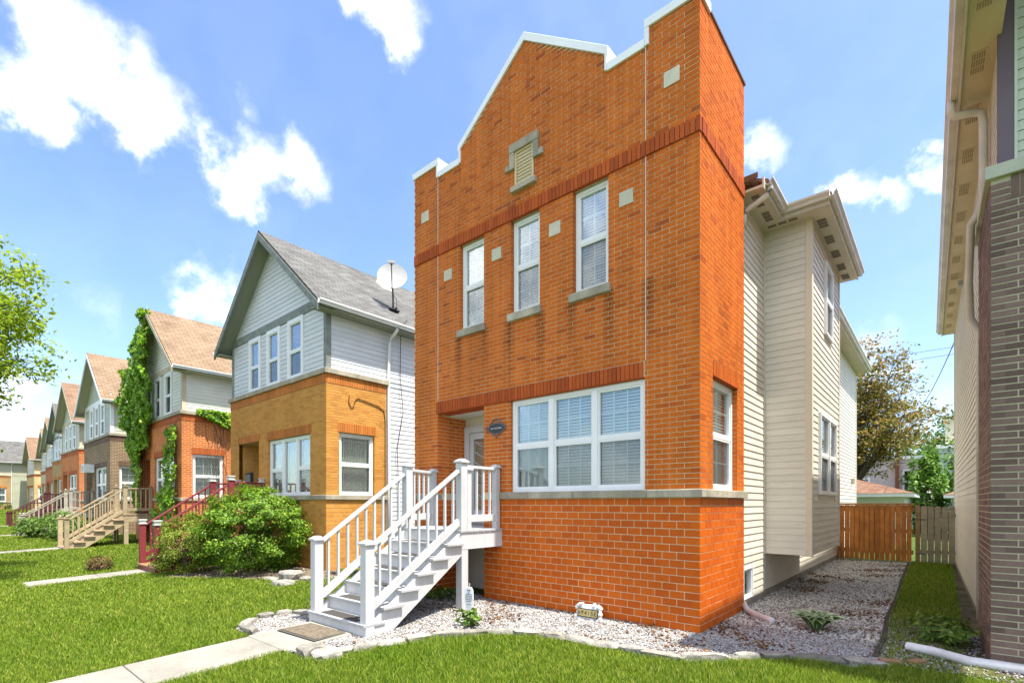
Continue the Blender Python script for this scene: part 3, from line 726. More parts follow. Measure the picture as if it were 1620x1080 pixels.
    for fr, b, m in single: brick_objs(fr, [b], 'brick', m, H)
    for m, nm in ((MU, 'brickwork'), (MBs, 'base_brickwork')):
        mb = MB()
        for fr, b, mm in rest:
            if mm is not m: continue
            pr = .004 + random.uniform(-.0012, .0012)
            if len(b) == 5: fr.box(mb, b[0], b[1], -b[4], pr, b[2], b[3], random.random())
            else: mb.hexa([fr.p(b[0], pr, b[2]), fr.p(b[1], pr, b[2]), fr.p(b[1], -b[4], b[2]), fr.p(b[0], -b[4], b[2]), fr.p(b[0], pr, b[3]), fr.p(b[1], pr, b[5]), fr.p(b[1], -b[4], b[5]), fr.p(b[0], -b[4], b[3])], random.random())
        stuff(mb.build(nm, m, H, fix=False))
    # soldier courses
    soldiers(FRONT, -.018, 5.70, 6.412, 6.608, MS, H, -.04, .022)
    soldiers(SIDE, .045, 1.865, 6.412, 6.608, MS, H, -.04, .022)
    soldiers(FRONT, .765, 5.03, 3.405, 3.615, MS, H, -.10, .026)
    soldiers(SIDE, .47, 1.54, 3.405, 3.615, brick_mat('orange_soldier', [(0, (.50, .11, .02)), (1, (.60, .14, .022))], spec=.08), H, -.10, .012)
    for fr, a, b in ((FRONT, .765, 5.03), (SIDE, .47, 1.54)):
        mb = MB(); fr.box(mb, a, b, -.30, -.101, 3.40, 3.62); fr.box(mb, a, b, -.30, .02, 3.392, 3.404); mb.build('lintel', MS, H)
    mb = MB(); FRONT.box(mb, -.006, 5.7, -.03, .006, 6.398, 6.411); SIDE.box(mb, -.004, 1.865, -.03, .0055, 6.398, 6.411); mb.build('band_ledge', MS, H)
    # control joints
    jm = pm('sealant', [(.62, .50, .44), (.66, .54, .48)], .8, .2)
    for u in (.732, 4.99):
        mb = MB(); FRONT.box(mb, u - .006, u + .006, -.01, .0125, 3.63, 6.405); FRONT.box(mb, u - .006, u + .006, -.01, .0125, 6.62, 7.92); mb.build('control_joint', jm, H)
    # stone panels
    for (a, b, c, d) in panels:
        mb = MB(); FRONT.box(mb, a, b, -.02, .018, c, d); mb.build('stone_panel', M_PALE, H, .004)
    # sill course and window sills
    for i, (a, b) in enumerate(((-.055, .70), (.706, 1.9), (1.906, 2.75), (2.756, 3.44))):
        mb = MB(); FRONT.box(mb, a, b, -.10, .055, 1.758, 1.862); mb.build('sill_stone', M_STONE, H, .006)
    mb = MB(); SIDE.box(mb, .106, 1.90, -.10, .055, 1.758, 1.862); mb.build('sill_stone', M_STONE, H, .006)
    mb = MB(); FRONT.box(mb, 5.0, 5.72, -.10, .045, 1.758, 1.862); mb.build('sill_stone', M_STONE, H, .006)
    for (a, b) in ((1.27, 1.97), (2.51, 3.21), (3.74, 4.44)):
        mb = MB(); FRONT.box(mb, a, b, -.14, .055, 4.715, 4.84); mb.build('window_sill', M_STONE, H, .006)
    # windows
    for (a, b, c, d) in (W3, W2, W1):
        window(FRONT, a + .01, b - .01, c, d - .01, H, .09, 1, grid=(2, 2), blind='slat', split=.5, fw=.05, drop=1.0)
    window(FRONT, BIG[0] + .01, BIG[1] - .01, BIG[2] + .004, BIG[3] - .012, H, .06, 3, grid=(3, 2), blind=('slat', 'slat', 'slat'), split=.5, fw=.055, drop=(.98, .98, .42), screen=True)
    window(SIDE, SW[0] + .01, SW[1] - .01, SW[2] + .004, SW[3] - .012, H, .09, 1, grid=(2, 2), blind='slat', split=.5, fw=.055, drop=.5)
    # attic vent with keyed stone surround
    for (a, b, c, d) in ((2.56, 3.165, 7.50, 7.64),): 
        mb = MB(); FRONT.box(mb, a, b, -.05, .055, c, d); mb.build('vent_lintel', M_STONE, H, .006)
    for (a, b, c, d) in ((2.56, 2.665, 7.23, 7.499), (3.06, 3.165, 7.23, 7.499), (2.47, 2.559, 7.23, 7.33), (3.166, 3.255, 7.23, 7.33)):
        mb = MB(); FRONT.box(mb, a, b, -.05, .050, c, d); mb.build('vent_jamb_stone', M_STONE, H, .006)
    mb = MB(); FRONT.box(mb, 2.60, 3.12, -.05, .075, 6.83, 6.92); mb.build('vent_sill', M_STONE, H, .006)
    mv = pm('vent_paint', [(.60, .46, .28), (.64, .50, .31)], .5, .3)
    mb = MB()
    for (a, b, c, d) in ((2.666, 2.70, 6.92, 7.498), (3.025, 3.059, 6.92, 7.498), (2.70, 3.025, 6.92, 6.95), (2.70, 3.025, 7.47, 7.498)): FRONT.box(mb, a, b, -.03, .022, c, d)
    FRONT.box(mb, 2.70, 3.025, -.08, -.06, 6.95, 7.47)
    v = mb.build('vent_frame', mv, H)
    for k in range(9):
        z = 6.965 + k * .056; mb = MB()
        mb.hexa([FRONT.p(2.70, .012, z), FRONT.p(3.025, .012, z), FRONT.p(3.025, -.045, z + .04), FRONT.p(2.70, -.045, z + .04), FRONT.p(2.70, .012, z + .009), FRONT.p(3.025, .012, z + .009), FRONT.p(3.025, -.045, z + .049), FRONT.p(2.70, -.045, z + .049)])
        mb.build('louver', mv, v)
    # aluminium coping following the stepped gable
    def cop(poly, n0=-.335, n1=.035):
        mb = MB(); mb.prism(poly, n0, n1, lambda a, b, t: FRONT.p(a, t, b)); mb.build('coping', M_COPING, H, .004)
    t = .075; e = .002
    cop([(-.03, 8.135), (-.03, 8.255), (.745, 8.255), (.745, 8.135)])
    cop([(.68, 7.90), (.68, 8.134), (.743, 8.134), (.743, 7.90)], n1=.033)
    cop([(.745, 7.885), (.745, 8.005), (1.32, 8.005), (1.32, 7.885)])
    cop([(1.322, 7.905), (1.322, 8.235), (1.362, 8.235), (1.362, 7.905)], n1=.033)
    cop([(1.30, 8.105), (1.30, 8.235), (2.86, 9.382), (2.86, 9.245)])
    cop([(4.42, 8.105), (4.42, 8.235), (2.8605, 9.382), (2.8605, 9.245)])
    cop([(4.358, 7.905), (4.358, 8.235), (4.398, 8.235), (4.398, 7.905)], n1=.033)
    cop([(4.40, 7.885), (4.40, 8.005), (4.955, 8.005), (4.955, 7.885)])
    cop([(4.957, 7.90), (4.957, 8.134), (5.02, 8.134), (5.02, 7.90)], n1=.033)
    cop([(4.955, 8.135), (4.955, 8.255), (5.73, 8.255), (5.73, 8.135)])
    dk = pm('brown_flashing', [(.10, .06, .04), (.13, .08, .05)], .5, .4)
    mb = MB(); SIDE.box(mb, .336, 1.90, -.32, .022, 8.166, 8.20); mb.build('side_coping', dk, H)
    # porch recess: back wall, ceiling, door
    BACK = Fr((-3.78, .75), (-1, 0), (0, -1))
    mb = MB(); mb.quad([(-5.004, 0, -.3), (-5.004, .75, -.3), (-5.004, .75, 3.4), (-5.004, 0, 3.4)]); mb.quad([(-3.776, 0, -.3), (-3.776, .75, -.3), (-3.776, .75, 3.4), (-3.776, 0, 3.4)]); mb.build('recess_wall', M_MORTAR, H, fix=False)
    mb = MB(); mb.box(-5.0, -3.78, .02, .9, 3.40, 3.46); mb.build('recess_ceiling', M_VINYL, H)
    mb = MB(); mb.quad([BACK.p(0, 0, -.3), BACK.p(1.22, 0, -.3), BACK.p(1.22, 0, 3.4), BACK.p(0, 0, 3.4)]); mb.build('recess_back', M_CREAM, H, fix=False)
    siding(BACK, 0, 1.22, .02, 1.2, M_CREAM, H, .115); siding(BACK, 0, 1.22, 3.20, 3.40, M_CREAM, H, .1)
    mb = MB(); BACK.box(mb, .02, .13, 0, .06, 1.27, 3.2); BACK.box(mb, 1.07, 1.21, 0, .06, 1.27, 3.2); BACK.box(mb, .131, 1.069, 0, .059, 3.08, 3.2); mb.build('door_frame', M_WHITE, H)
    mb = MB()
    for (a, b, c, d) in ((.14, .24, 1.29, 3.07), (.96, 1.06, 1.29, 3.07), (.24, .96, 1.29, 1.55), (.24, .96, 2.95, 3.07)): BACK.box(mb, a, b, .012, .045, c, d)
    D = mb.build('storm_door', M_WHITE, H)
    mb = MB(); BACK.box(mb, .24, .96, .02, .026, 1.55, 2.95); mb.build('pane', M_GLASS, D)
    mb = MB(); BACK.box(mb, .24, .96, .002, .006, 1.55, 2.95); mb.build('inner_door', pm('door_tan', [(.42, .40, .33), (.45, .43, .36)], .5, .3), D)
    mb = MB()
    for k in range(7):
        c = 1.62 + k * .2; mb.bar(BACK.p(.94, .034, c + .28 if k < 5 else 2.9), BACK.p(.26, .034, c - .05), .012, .012)
    mb.build('scroll_bars', M_WHITE, D)
    mb = MB(); BACK.box(mb, .26, .30, .045, .085, 2.05, 2.2); mb.build('door_handle', M_METAL, D)
    # siding part
    WL = Fr((-.08, 0), (0, 1), (1, 0)); BF = Fr((-.08, 3.34), (1, 0), (0, -1)); BS = Fr((.66, 3.34), (0, 1), (1, 0))
    bw = (2.05, 2.62, .10, .66)
    mb = MB(); wall_holes(mb, WL, 1.8, 16.0, .05, 6.6, [bw], .1)
    mb.quad([(-5.6, 16, -.2), (-.08, 16, -.2), (-.08, 16, 6.6), (-5.6, 16, 6.6)]); mb.quad([(-5.6, 1.8, -.2), (-5.6, 16, -.2), (-5.6, 16, 6.6), (-5.6, 1.8, 6.6)]); mb.build('side_sheathing', M_CREAM, H, fix=False)
    siding(WL, 1.90, 3.30, .14, 6.5, M_CREAM, H, .115, [bw]); siding(WL, 3.38, 16.0, .14, .80, M_CREAM, H, .115); siding(WL, 6.36, 16.0, .80, 6.5, M_CREAM, H, .115)
    mb = MB(); WL.box(mb, 1.86, 16.02, -.3, .03, -.25, .135); mb.build('foundation', M_CONC, H)
    window(WL, bw[0], bw[1], bw[2], bw[3], H, 0, 1, grid=None, blind=None, split=.5, fw=.05, hung=[False])
    lw = (.62, 2.40, 1.84, 3.30); uw = (1.18, 1.96, 4.84, 6.20)
    mb = MB(); wall_holes(mb, BS, 0, 2.96, .79, 6.6, [lw, uw], .1); mb.quad([BF.p(0, 0, .79), BF.p(.74, 0, .79), BF.p(.74, 0, 6.6), BF.p(0, 0, 6.6)])
    mb.quad([(-.08, 3.34, .79), (.66, 3.34, .79), (.66, 6.3, .79), (-.08, 6.3, .79)]); mb.quad([(-.08, 6.3, .79), (.66, 6.3, .79), (.66, 6.3, 6.6), (-.08, 6.3, 6.6)]); mb.build('bay_sheathing', M_CREAM, H, fix=False)
    siding(BF, .035, .655, .80, 6.5, M_CREAM, H, .115); siding(BS, .09, 2.93, .80, 6.5, M_CREAM, H, .115, [(lw[0] - .03, lw[1] + .03, lw[2] - .03, lw[3] + .03), (uw[0] - .03, uw[1] + .03, uw[2] - .03, uw[3] + .03)])
    tr = pm('cream_trim', [(.64, .57, .45), (.67, .60, .47)], .5, .3, n1=(1, .93, 1.04))
    mb = MB(); mb.box(.575, .682, 3.318, 3.43, .78, 6.5); mb.build('corner_post', tr, H, .006)
    mb = MB(); mb.box(-.08, -.045, 3.305, 3.36, .78, 6.5); mb.build('corner_post', tr, H)
    mb = MB(); mb.box(.60, .684, 6.24, 6.32, .78, 6.5); mb.build('corner_post', M_CREAM, H)
    mb = MB(); mb.box(-.16, -.055, 15.92, 16.03, .14, 6.5); mb.build('corner_post', M_CREAM, H)
    window(BS, *lw[:2], *lw[2:], H, -.03, 2, grid=None, blind=None, split=.49, fw=.045)
    window(BS, *uw[:2], *uw[2:], H, -.03, 1, grid=(2, 2), lower_grid=False, blind='slat', split=.5, fw=.045, drop=.5)
    # eaves: soffit, fascia, gutter, roof
    sof = pm('soffit', [(.60, .54, .43), (.63, .57, .46)], .6, .2, n1=(2, .9, 1.05))
    mb = MB(); mb.box(-.08, .26, 1.88, 3.04, 6.49, 6.53); mb.box(-.08, .95, 3.041, 6.62, 6.488, 6.53); mb.box(-.08, .26, 6.621, 16.3, 6.49, 6.53); mb.build('soffit', sof, H)
    mb = MB(); mb.box(.261, .285, 1.88, 3.02, 6.475, 6.64); mb.box(.285, .951, 3.018, 3.04, 6.475, 6.64); mb.box(.951, .975, 3.018, 6.64, 6.475, 6.64); mb.box(.261, .285, 6.62, 16.3, 6.475, 6.64); mb.build('fascia', M_GUTTER, H)
    gutter([(.286, 1.95, 6.65), (.286, 2.93, 6.65)], M_GUTTER, H, [(1, 0)]); gutter([(.30, 3.017, 6.65), (.976, 3.017, 6.65)], M_GUTTER, H, [(0, -1)])
    gutter([(.976, 2.91, 6.651), (.976, 6.66, 6.651)], M_GUTTER, H, [(1, 0)]); gutter([(.286, 6.7, 6.65), (.286, 16.3, 6.65)], M_GUTTER, H, [(1, 0)])
    dv = pm('vent_grille', [(.16, .14, .11), (.2, .18, .14)], .7, .2)
    for (x0, x1, y0, y1, ax) in ((.06, .17, 2.02, 2.42, 'y'), (.06, .17, 2.62, 2.96, 'y'), (.02, .50, 3.12, 3.20, 'x'), (.72, .85, 3.45, 3.80, 'y'), (.72, .85, 4.15, 4.5, 'y'), (.72, .85, 4.85, 5.2, 'y'), (.72, .85, 5.55, 5.9, 'y'), (.72, .85, 6.15, 6.45, 'y')):
        fm = MB(); fm.box(x0 - .015, x1 + .015, y0 - .015, y1 + .015, 6.483, 6.4875); v = fm.build('soffit_vent', sof, H)
        mb = MB()
        for k in range(3):
            f0, f1 = k / 3 + .03, (k + 1) / 3 - .03
            if ax == 'y': mb.box(x0, x1, y0 + (y1 - y0) * f0, y0 + (y1 - y0) * f1, 6.478, 6.4828)
            else: mb.box(x0 + (x1 - x0) * f0, x0 + (x1 - x0) * f1, y0, y1, 6.478, 6.4828)
        mb.build('grille', dv, v)
    mb = MB(); mb.tube([(.33, 2.05, 6.56), (.33, 2.05, 6.50), (.30, 2.03, 6.42), (.12, 2.0, 6.32), (.0, 1.96, 6.26), (-.02, 1.94, 6.18), (-.02, 1.935, 6.0)], .042, 8); mb.smooth = True; mb.build('downspout', M_GUTTER, H)
    rs = shingle_mat('brown_shingle', (.22, .115, .075), (.28, .16, .11))
    mb = MB(); roof_plane(mb, (.33, 1.95, 6.62), (.33, 16.35, 6.62), (-2.85, 16.35, 8.0), (-2.85, 1.95, 8.0), .04); roof_plane(mb, (-6.0, 16.35, 6.64), (-6.0, 1.86, 6.64), (-2.851, 1.86, 8.25), (-2.851, 16.35, 8.25))
    rf = mb.build('roof', rs, H, fix=False)
    mb = MB(); roof_plane(mb, (1.0, 2.99, 6.655), (1.0, 6.68, 6.655), (-.30, 6.0, 7.35), (-.30, 4.2, 7.35), .04); roof_plane(mb, (.0, 2.99, 6.655), (1.0, 2.99, 6.655), (-.30, 4.2, 7.35), (-.5, 4.2, 7.35), .04); mb.build('bay_roof', rs, rf, fix=False)
    mb = MB(); mb.box(-.10, .20, 1.872, 1.89, 6.66, 6.74); mb.build('step_flashing', dk, H)
    mb = MB(); WL.box(mb, 14.6, 14.72, .01, .12, 2.35, 2.55); mb.build('wall_lamp', sof, H)
    return H
main_house()

# ------------------------------------------------------------------ stairs
def make_stairs(label, loc, mf, mt, cap='flat', mcap=None, grip=None, name='porch_stairs', n_bal=9, group=None, xl=-4.78, xr=-3.36, dz=1.26, solid=True, yf=-2.68):
    T = thing(name, label, 'stairs', loc, 0, group)
    mcap = mcap or mf; zg = gz(loc[1] + yf); rise = (dz - zg) / 7; yd = -.97; run = (yd - yf) / 6; dl = xl - .25
    oy = lambda y: gz(loc[1] + y)
    for i in range(6):
        zt = zg + (i + 1) * rise; y0 = yf + i * run
        b = MB(); b.box(xl - (.03 if i else .04), xr + (.06 if i else .02), y0 - .03, y0 + run + .02, zt - .04, zt); t = b.build('tread', mt, T, .005)
        if grip:
            b = MB(); b.box(xl + .24, xr - .24, y0 + .02, y0 + run - .06, zt + .001, zt + .005); b.build('grip_strip', grip, t)
        b = MB(); b.box(xl + (.012 if i else -.03), xr - .012, y0, y0 + .022, (zt - rise + .001) if i else zg - .06, zt - .041)
        if i == 0: b.box(xl - .03, xl - .008, y0 + .023, y0 + run, zg - .06, zt - .041)
        b.build('riser', mf, T)
    b = MB(); b.box(xl + .012, xr - .012, yd - .012, yd - .002, dz - rise, dz - .04); b.build('riser', mf, T)
    for x0, x1 in ((xl - .004, xl + .04), (xr - .04, xr + .004)):
        b = MB(); th = .30
        b.prism([(yf + .04, zg - .05), (yf + .30, zg - .05), (yd + .02, dz - rise - th + .10), (yd + .02, dz - .05), (yd - .02, dz - .05), (yf + .04, zg + rise - .045)], x0, x1, lambda p, q, t: (t, p, q)); b.build('stringer', mf, T)
    # deck
    k = 7; w = (0.0 - yd) / k
    for i in range(k):
        b = MB(); b.box(dl - .02, xr + .03, yd - .02 + i * w, yd - .02 + (i + 1) * w - .006, dz - .035, dz); b.build('deck_board', mt, T, .003)
    b = MB(); b.box(dl, xr + .012, yd + .0, yd + .035, dz - .30, dz - .037); b.box(xr - .022, xr + .013, yd + .036, -.012, dz - .30, dz - .036); b.box(dl, dl + .035, yd + .036, -.012, dz - .30, dz - .036); b.build('deck_frame', mf, T)
    b = MB(); b.box(dl, xr, -.012, .74, dz - .08, dz - .001); b.build('deck_inner', mt, T)
    for x in (xr - .06, dl + .08):
        gb = oy(yd) ; b = MB(); b.box(x - .07, x + .07, yd + .02, yd + .16, gb - .05, dz - .301); b.build('support_post', mf, T, .006)
        b = MB(); b.tube([(x, yd + .09, gb - .1), (x, yd + .09, gb + .05)], .15, 14); b.build('post_footing', M_CONC, T)
    PW = .068
    def post(x, y, z0, z1, w=PW):
        b = MB(); b.box(x - w, x + w, y - w, y + w, z0, z1 - .045); p = b.build('newel_post', mf, T, .006)
        c = MB(); c.box(x - w - .022, x + w + .022, y - w - .022, y + w + .022, z1 - .045, z1 - .015)
        if cap == 'flat':
            c.hexa([(x - w - .012, y - w - .012, z1 - .0149), (x + w + .012, y - w - .012, z1 - .0149), (x + w + .012, y + w + .012, z1 - .0149), (x - w - .012, y + w + .012, z1 - .0149), (x - .035, y - .035, z1 + .02), (x + .035, y - .035, z1 + .02), (x + .035, y + .035, z1 + .02), (x - .035, y + .035, z1 + .02)])
        elif cap == 'lamp':
            c.box(x - w, x + w, y - w, y + w, z1 - .0149, z1 + .05); c.box(x - w - .02, x + w + .02, y - w - .02, y + w + .02, z1 + .051, z1 + .08)
        else:
            c.tube([(x, y, z1 - .016), (x, y, z1 + .01), (x, y, z1 + .03), (x, y, z1 + .06), (x, y, z1 + .085)], [.03, .028, .045, .04, .012], 8)
        c.build('cap', mcap, p, .003)
    def rail(a, b, nb, side_up=0.86, lowlift=.10):
        a = Vector(a); b = Vector(b)
        r = MB(); r.bar(a, b, .075, .045); r.build('handrail', mf, T, .004)
        dn = Vector((0, 0, -side_up)); r = MB(); r.bar(a + dn, b + dn, .05, .11); r.build('bottom_rail', mf, T, .004)
        for i in range(nb):
            p = a.lerp(b, (i + .7) / (nb + .4)); s = MB(); s.box(p.x - .017, p.x + .017, p.y - .017, p.y + .017, p.z - side_up - .04, p.z - .015); s.build('baluster', mf, T)
    nl = yf + .07; nu = yd + .06
    for x, x2 in ((xl + .07, xl + .02), (xr - .05, xr - .04)):
        post(x, nl, zg - .05 if x > -4 else zg + rise - .001, 1.27 - .09 + zg + .09)
        post(x2, nu, dz - .02, dz + 1.10)
        z0 = 1.14 + zg + .09; z1 = dz + .93
        rail((x, nl + PW, z0 - .03), (x2, nu - PW, z1), n_bal, .80)
    for x2, xw in ((xl + .02, dl - .02), (xr - .04, xr - .07)):
        post(xw, -.075, dz - .02 + .001, dz + 1.06, .05)
        if cap == 'flat' and x2 > -4: post(x2 - .10 + .09, nu + .145, dz - .01, dz + .99, .045)
        rail((x2, nu + PW, dz + 1.0), (xw, -.125, dz + 1.0), 4, .82)
    return T
MW_TREAD = pm('white_deck_paint', [(.44, .44, .45), (.49, .49, .50)], .55, .3, n1=(3, .80, 1.08), n2=(30, .86, 1.06), bump=(50, .15, .004))
M_GRIP = pm('grip_tape', [(.055, .05, .048), (.075, .07, .065)], .95, .1, n2=(90, .7, 1.3))
make_stairs('white painted wooden stairs with railings at the orange-red brick house', (0, 0, 0), M_WHITE, MW_TREAD, 'flat', None, M_GRIP)
M_BURG = pm('burgundy_paint', [(.19, .028, .034), (.23, .035, .04)], .45, .4, n1=(2, .85, 1.1))
M_BTREAD = pm('brown_tread', [(.28, .16, .09), (.33, .2, .11)], .7, .2, n1=(3, .8, 1.15))
M_CAP = pm('lamp_cap', [(.55, .55, .53), (.6, .6, .58)], .35, .5)
def wood(name, c, k=.8): return pm(name, [tuple(x * k for x in c), c], .8, .2, n1=(4, .8, 1.15), stain=((2, 2, 14), .82, 1.1))
M_WOOD = wood('weathered_wood', (.46, .36, .23)); M_WOODG = wood('grey_wood', (.44, .40, .33)); M_WOODD = wood('dark_burgundy_wood', (.12, .035, .035))
make_stairs('burgundy stairs with silver lamp caps behind the round green bush', (HOUSES[0][0], HOUSES[0][1], 0), M_BURG, M_BTREAD, 'lamp', M_CAP)
make_stairs('tan wooden stairs with ball finials at the ivy-covered house', (HOUSES[1][0], HOUSES[1][1], 0), M_WOOD, wood('tan_tread', (.40, .28, .2)), 'ball')
make_stairs('grey weathered wooden stairs at the brown brick house, half behind plants', (HOUSES[2][0], HOUSES[2][1], 0), M_WOODG, M_WOODG, 'ball')
make_stairs('dark burgundy stairs and railing at the fifth house along the row', (HOUSES[3][0], HOUSES[3][1], 0), M_WOODD, M_WOODD, 'ball')

# ------------------------------------------------------------------ row houses on the left
def row_house(label, loc, p):
    H = thing('row_house', label, 'house', (loc[0], loc[1], 0))
    FRONT = Fr((0, 0), (-1, 0), (0, -1)); SIDE = Fr((0, 0), (0, 1), (1, 0)); W = 5.85; D = 13.0
    lod = p['lod']; org = (loc[0], loc[1], 0)
    REC = (3.78, 5.2, -.3, 3.50); BIG = (.78, 3.19, 1.89, 3.46); SWN = (.35, 1.37, 1.89, 3.46)
    msid, mtrim, msoff = p['siding'], p['trim'], p['soffit']
    zb = p.get('zb', 4.87)
    def bw(): return p['wallmat']
    mb = MB(); ex = .004 if lod == 0 else 0
    wall_holes(mb, FRONT, 0, W, -.3, zb, [BIG], .14, ex=ex, noreveal=[(3.78 - ex, 5.2 + ex, -.3, 3.5 + ex)]); wall_holes(mb, SIDE, 0, 1.75, -.3, zb, [SWN], .14, ex=ex)
    mb.quad([(0, 1.75, -.3), (-.2, 1.75, -.3), (-.2, 1.75, zb), (0, 1.75, zb)], 0, [(0, 0), (.2, 0), (.2, 5), (0, 5)])
    mb.build('brick_wall', M_MORTAR2 if lod == 0 else bw(), H, fix=False)
    mb = MB(); mb.quad([(-5.2, 0, -.3), (-5.2, 1.0, -.3), (-5.2, 1.0, 3.5), (-5.2, 0, 3.5)], 0, [(0, 0), (1, 0), (1, 3.8), (0, 3.8)]); mb.quad([(-3.78, 0, -.3), (-3.78, 1, -.3), (-3.78, 1, 3.5), (-3.78, 0, 3.5)], 0, [(0, 0), (1, 0), (1, 3.8), (0, 3.8)]); mb.quad([(-5.2, 0, 3.5), (-3.78, 0, 3.5), (-3.78, 1, 3.5), (-5.2, 1, 3.5)]); mb.build('recess', bw(), H, fix=False)
    mb = MB(); mb.quad([(-5.2, 1.0, -.3), (-3.78, 1.0, -.3), (-3.78, 1.0, 3.5), (-5.2, 1.0, 3.5)]); mb.box(-5.0, -4.05, .95, .99, 1.28, 3.2); mb.build('door', p.get('door', M_VINYL), H, fix=False)
    if lod == 0:
        m = p['brick']; br = []
        for fr, ow, U1, op in ((FRONT, 0, W, [REC, BIG, (.72, 3.25, 3.46, 3.70), (3.70, 5.28, 3.50, 3.73)]), (SIDE, 1, 1.745, [SWN, (.30, 1.42, 3.46, 3.70)])):
            br += [(fr, b) for b in lay_bricks(0, U1, .0, 17, op, course=.104, corner=ow)] + [(fr, b) for b in lay_bricks(0, U1, 1.905, 40, op, course=.0683, joint=.009, corner=ow)]
        br.sort(key=lambda j: -screen_size(j[0], j[1], org))
        for fr, b in br[:300]: brick_objs(fr, [b], 'brick', m, H)
        mb = MB()
        for fr, b in br[300:]: fr.box(mb, b[0], b[1], -b[4], .004 + random.uniform(-.0012, .0012), b[2], b[3], random.random())
        stuff(mb.build('brickwork', m, H, fix=False))
    ms = p['soldier']
    jn = lod > 0
    for fr, a, b, c, d in ((FRONT, .72, 3.25, 3.465, 3.70), (FRONT, 3.70, 5.28, 3.505, 3.73), (FRONT, -.012, W, 4.64, zb), (SIDE, .30, 1.42, 3.465, 3.70), (SIDE, .03, 1.745, 4.64, zb)):
        soldiers(fr, a, b, c, d, ms, H, -.05, .014, joined=jn)
    # stone courses
    mst = p.get('stone', M_STONE)
    mb = MB(); FRONT.box(mb, -.06, W + .06, -.10, .06, zb + .001, zb + .125); SIDE.box(mb, .102, 1.80, -.10, .058, zb + .001, zb + .124); mb.build('stone_band', mst, H, .006)
    mb = MB(); FRONT.box(mb, -.045, 3.74, -.10, .045, 1.775, 1.885); SIDE.box(mb, .102, 1.79, -.10, .045, 1.776, 1.886); mb.build('sill_stone', mst, H, .006)
    # ground floor windows
    bigs = p.get('big', 3)
    window(FRONT, BIG[0] + .01, BIG[1] - .01, BIG[2], BIG[3] - .01, H, .08, bigs, grid=p.get('grid', (2, 2)), prairie=p.get('prairie', False), blind=p.get('blind', 'drape'), split=.46, fw=.06, hung=[True, False, True] if p.get('prairie') else None, detail=lod == 0)
    window(SIDE, SWN[0] + .01, SWN[1] - .01, SWN[2], SWN[3] - .01, H, .08, 1, grid=p.get('sgrid', (3, 2)), prairie=p.get('prairie', False), blind=p.get('blind', 'drape'), split=.5, fw=.06, detail=lod == 0)
    # upper storey
    z1 = zb + .125; ze = 6.70; ws = [(1.20, 1.93), (2.52, 3.19), (3.75, 4.40)]; uw = [(a, b, z1 + .03, 6.52) for a, b in ws]
    ins = .05; UF = Fr((-ins, ins), (-1, 0), (0, -1)); US = Fr((-ins, ins), (0, 1), (1, 0)); UW = W - 2 * ins
    pk = 2.43; mid = UW / 2
    mb = MB(); wall_holes(mb, UF, 0, UW, zb, ze, uw, .1); mb.quad([UF.p(0, 0, ze), UF.p(UW, 0, ze), UF.p(mid, 0, ze + pk)])
    wall_holes(mb, US, 0, D, zb, ze, []); mb.quad([(-W + ins, ins, -.3), (-W + ins, D, -.3), (-W + ins, D, ze), (-W + ins, ins, ze)])
    LS = Fr((-.07, 0), (0, 1), (1, 0)); wall_holes(mb, LS, 1.75, D, -.2, zb + .2, [])
    mb.build('sheathing', msid, H, fix=False)
    cw = [(a - .07, b + .07, c - .07, d + .08) for a, b, c, d in uw]
    joined = lod > 0; pit = p.get('pitch', .125)
    siding(UF, .11, UW - .11, z1 + .002, ze - .10, msid, H, pit, cw, joined=joined)
    lim = lambda z: ((z - ze) / pk * mid + .03, UW - (z - ze) / pk * mid - .03)
    siding(UF, 0, UW, ze + .13, ze + pk - .25, p.get('gable', msid), H, pit, lim=lim, joined=joined)
    siding(US, .10, D, z1 + .002, ze - .03, msid, H, pit, joined=joined)
    siding(LS, 1.78, D, .1, z1, msid, H, pit, joined=joined)
    for (a, b, c, d) in uw:
        window(UF, a, b, c, d, H, -.02, 1, mf=M_VINYL, grid=None if lod else (1, 1), blind='drape' if lod else None, split=.47, fw=.05, room=.4)
        mb = MB(); UF.box(mb, a - .07, a - .001, 0, .045, c - .02, d + .07); UF.box(mb, b + .001, b + .07, 0, .045, c - .02, d + .07); UF.box(mb, a, b, 0, .044, d + .001, d + .07); mb.build('window_casing', M_VINYL if p.get('wcase', True) else mtrim, H)
    mb = MB(); UF.box(mb, -.02, UW + .02, 0, .035, ze - .10, ze + .125); mb.build('frieze_board', mtrim, H, .004)
    mb = MB(); UF.box(mb, -.022, .11, 0, .033, z1 + .001, ze - .101); US.box(mb, .0, .10, 0, .0215, z1 + .001, ze - .101); mb.build('corner_board', mtrim, H, .003)
    mb = MB(); UF.box(mb, UW - .11, UW + .022, 0, .033, z1 + .001, ze - .101); mb.build('corner_board', mtrim, H, .003)
    # roof
    ov = .35; oy = -.38; rp = pk + ov * pk / mid; zr = ze + pk + .09; zl = zr - rp; xm = -W / 2; xe = -ins + ov
    mb = MB(); roof_plane(mb, (xe, oy, zl), (xe, D + .3, zl), (xm, D + .3, zr), (xm, oy, zr), .05); roof_plane(mb, (2 * xm - xe, D + .3, zl), (2 * xm - xe, oy, zl), (xm - .001, oy, zr), (xm - .001, D + .3, zr), .05)
    rf = mb.build('roof', p['shingle'], H, fix=False)
    def raked(x_out, x_in, z_out, z_in, y0, y1, dz, name, m):
        b = MB(); b.hexa([(x_out, y0, z_out - dz), (x_in, y0, z_in - dz), (x_in, y1, z_in - dz), (x_out, y1, z_out - dz), (x_out, y0, z_out), (x_in, y0, z_in), (x_in, y1, z_in), (x_out, y1, z_out)]); b.build(name, m, H)
    k = .075
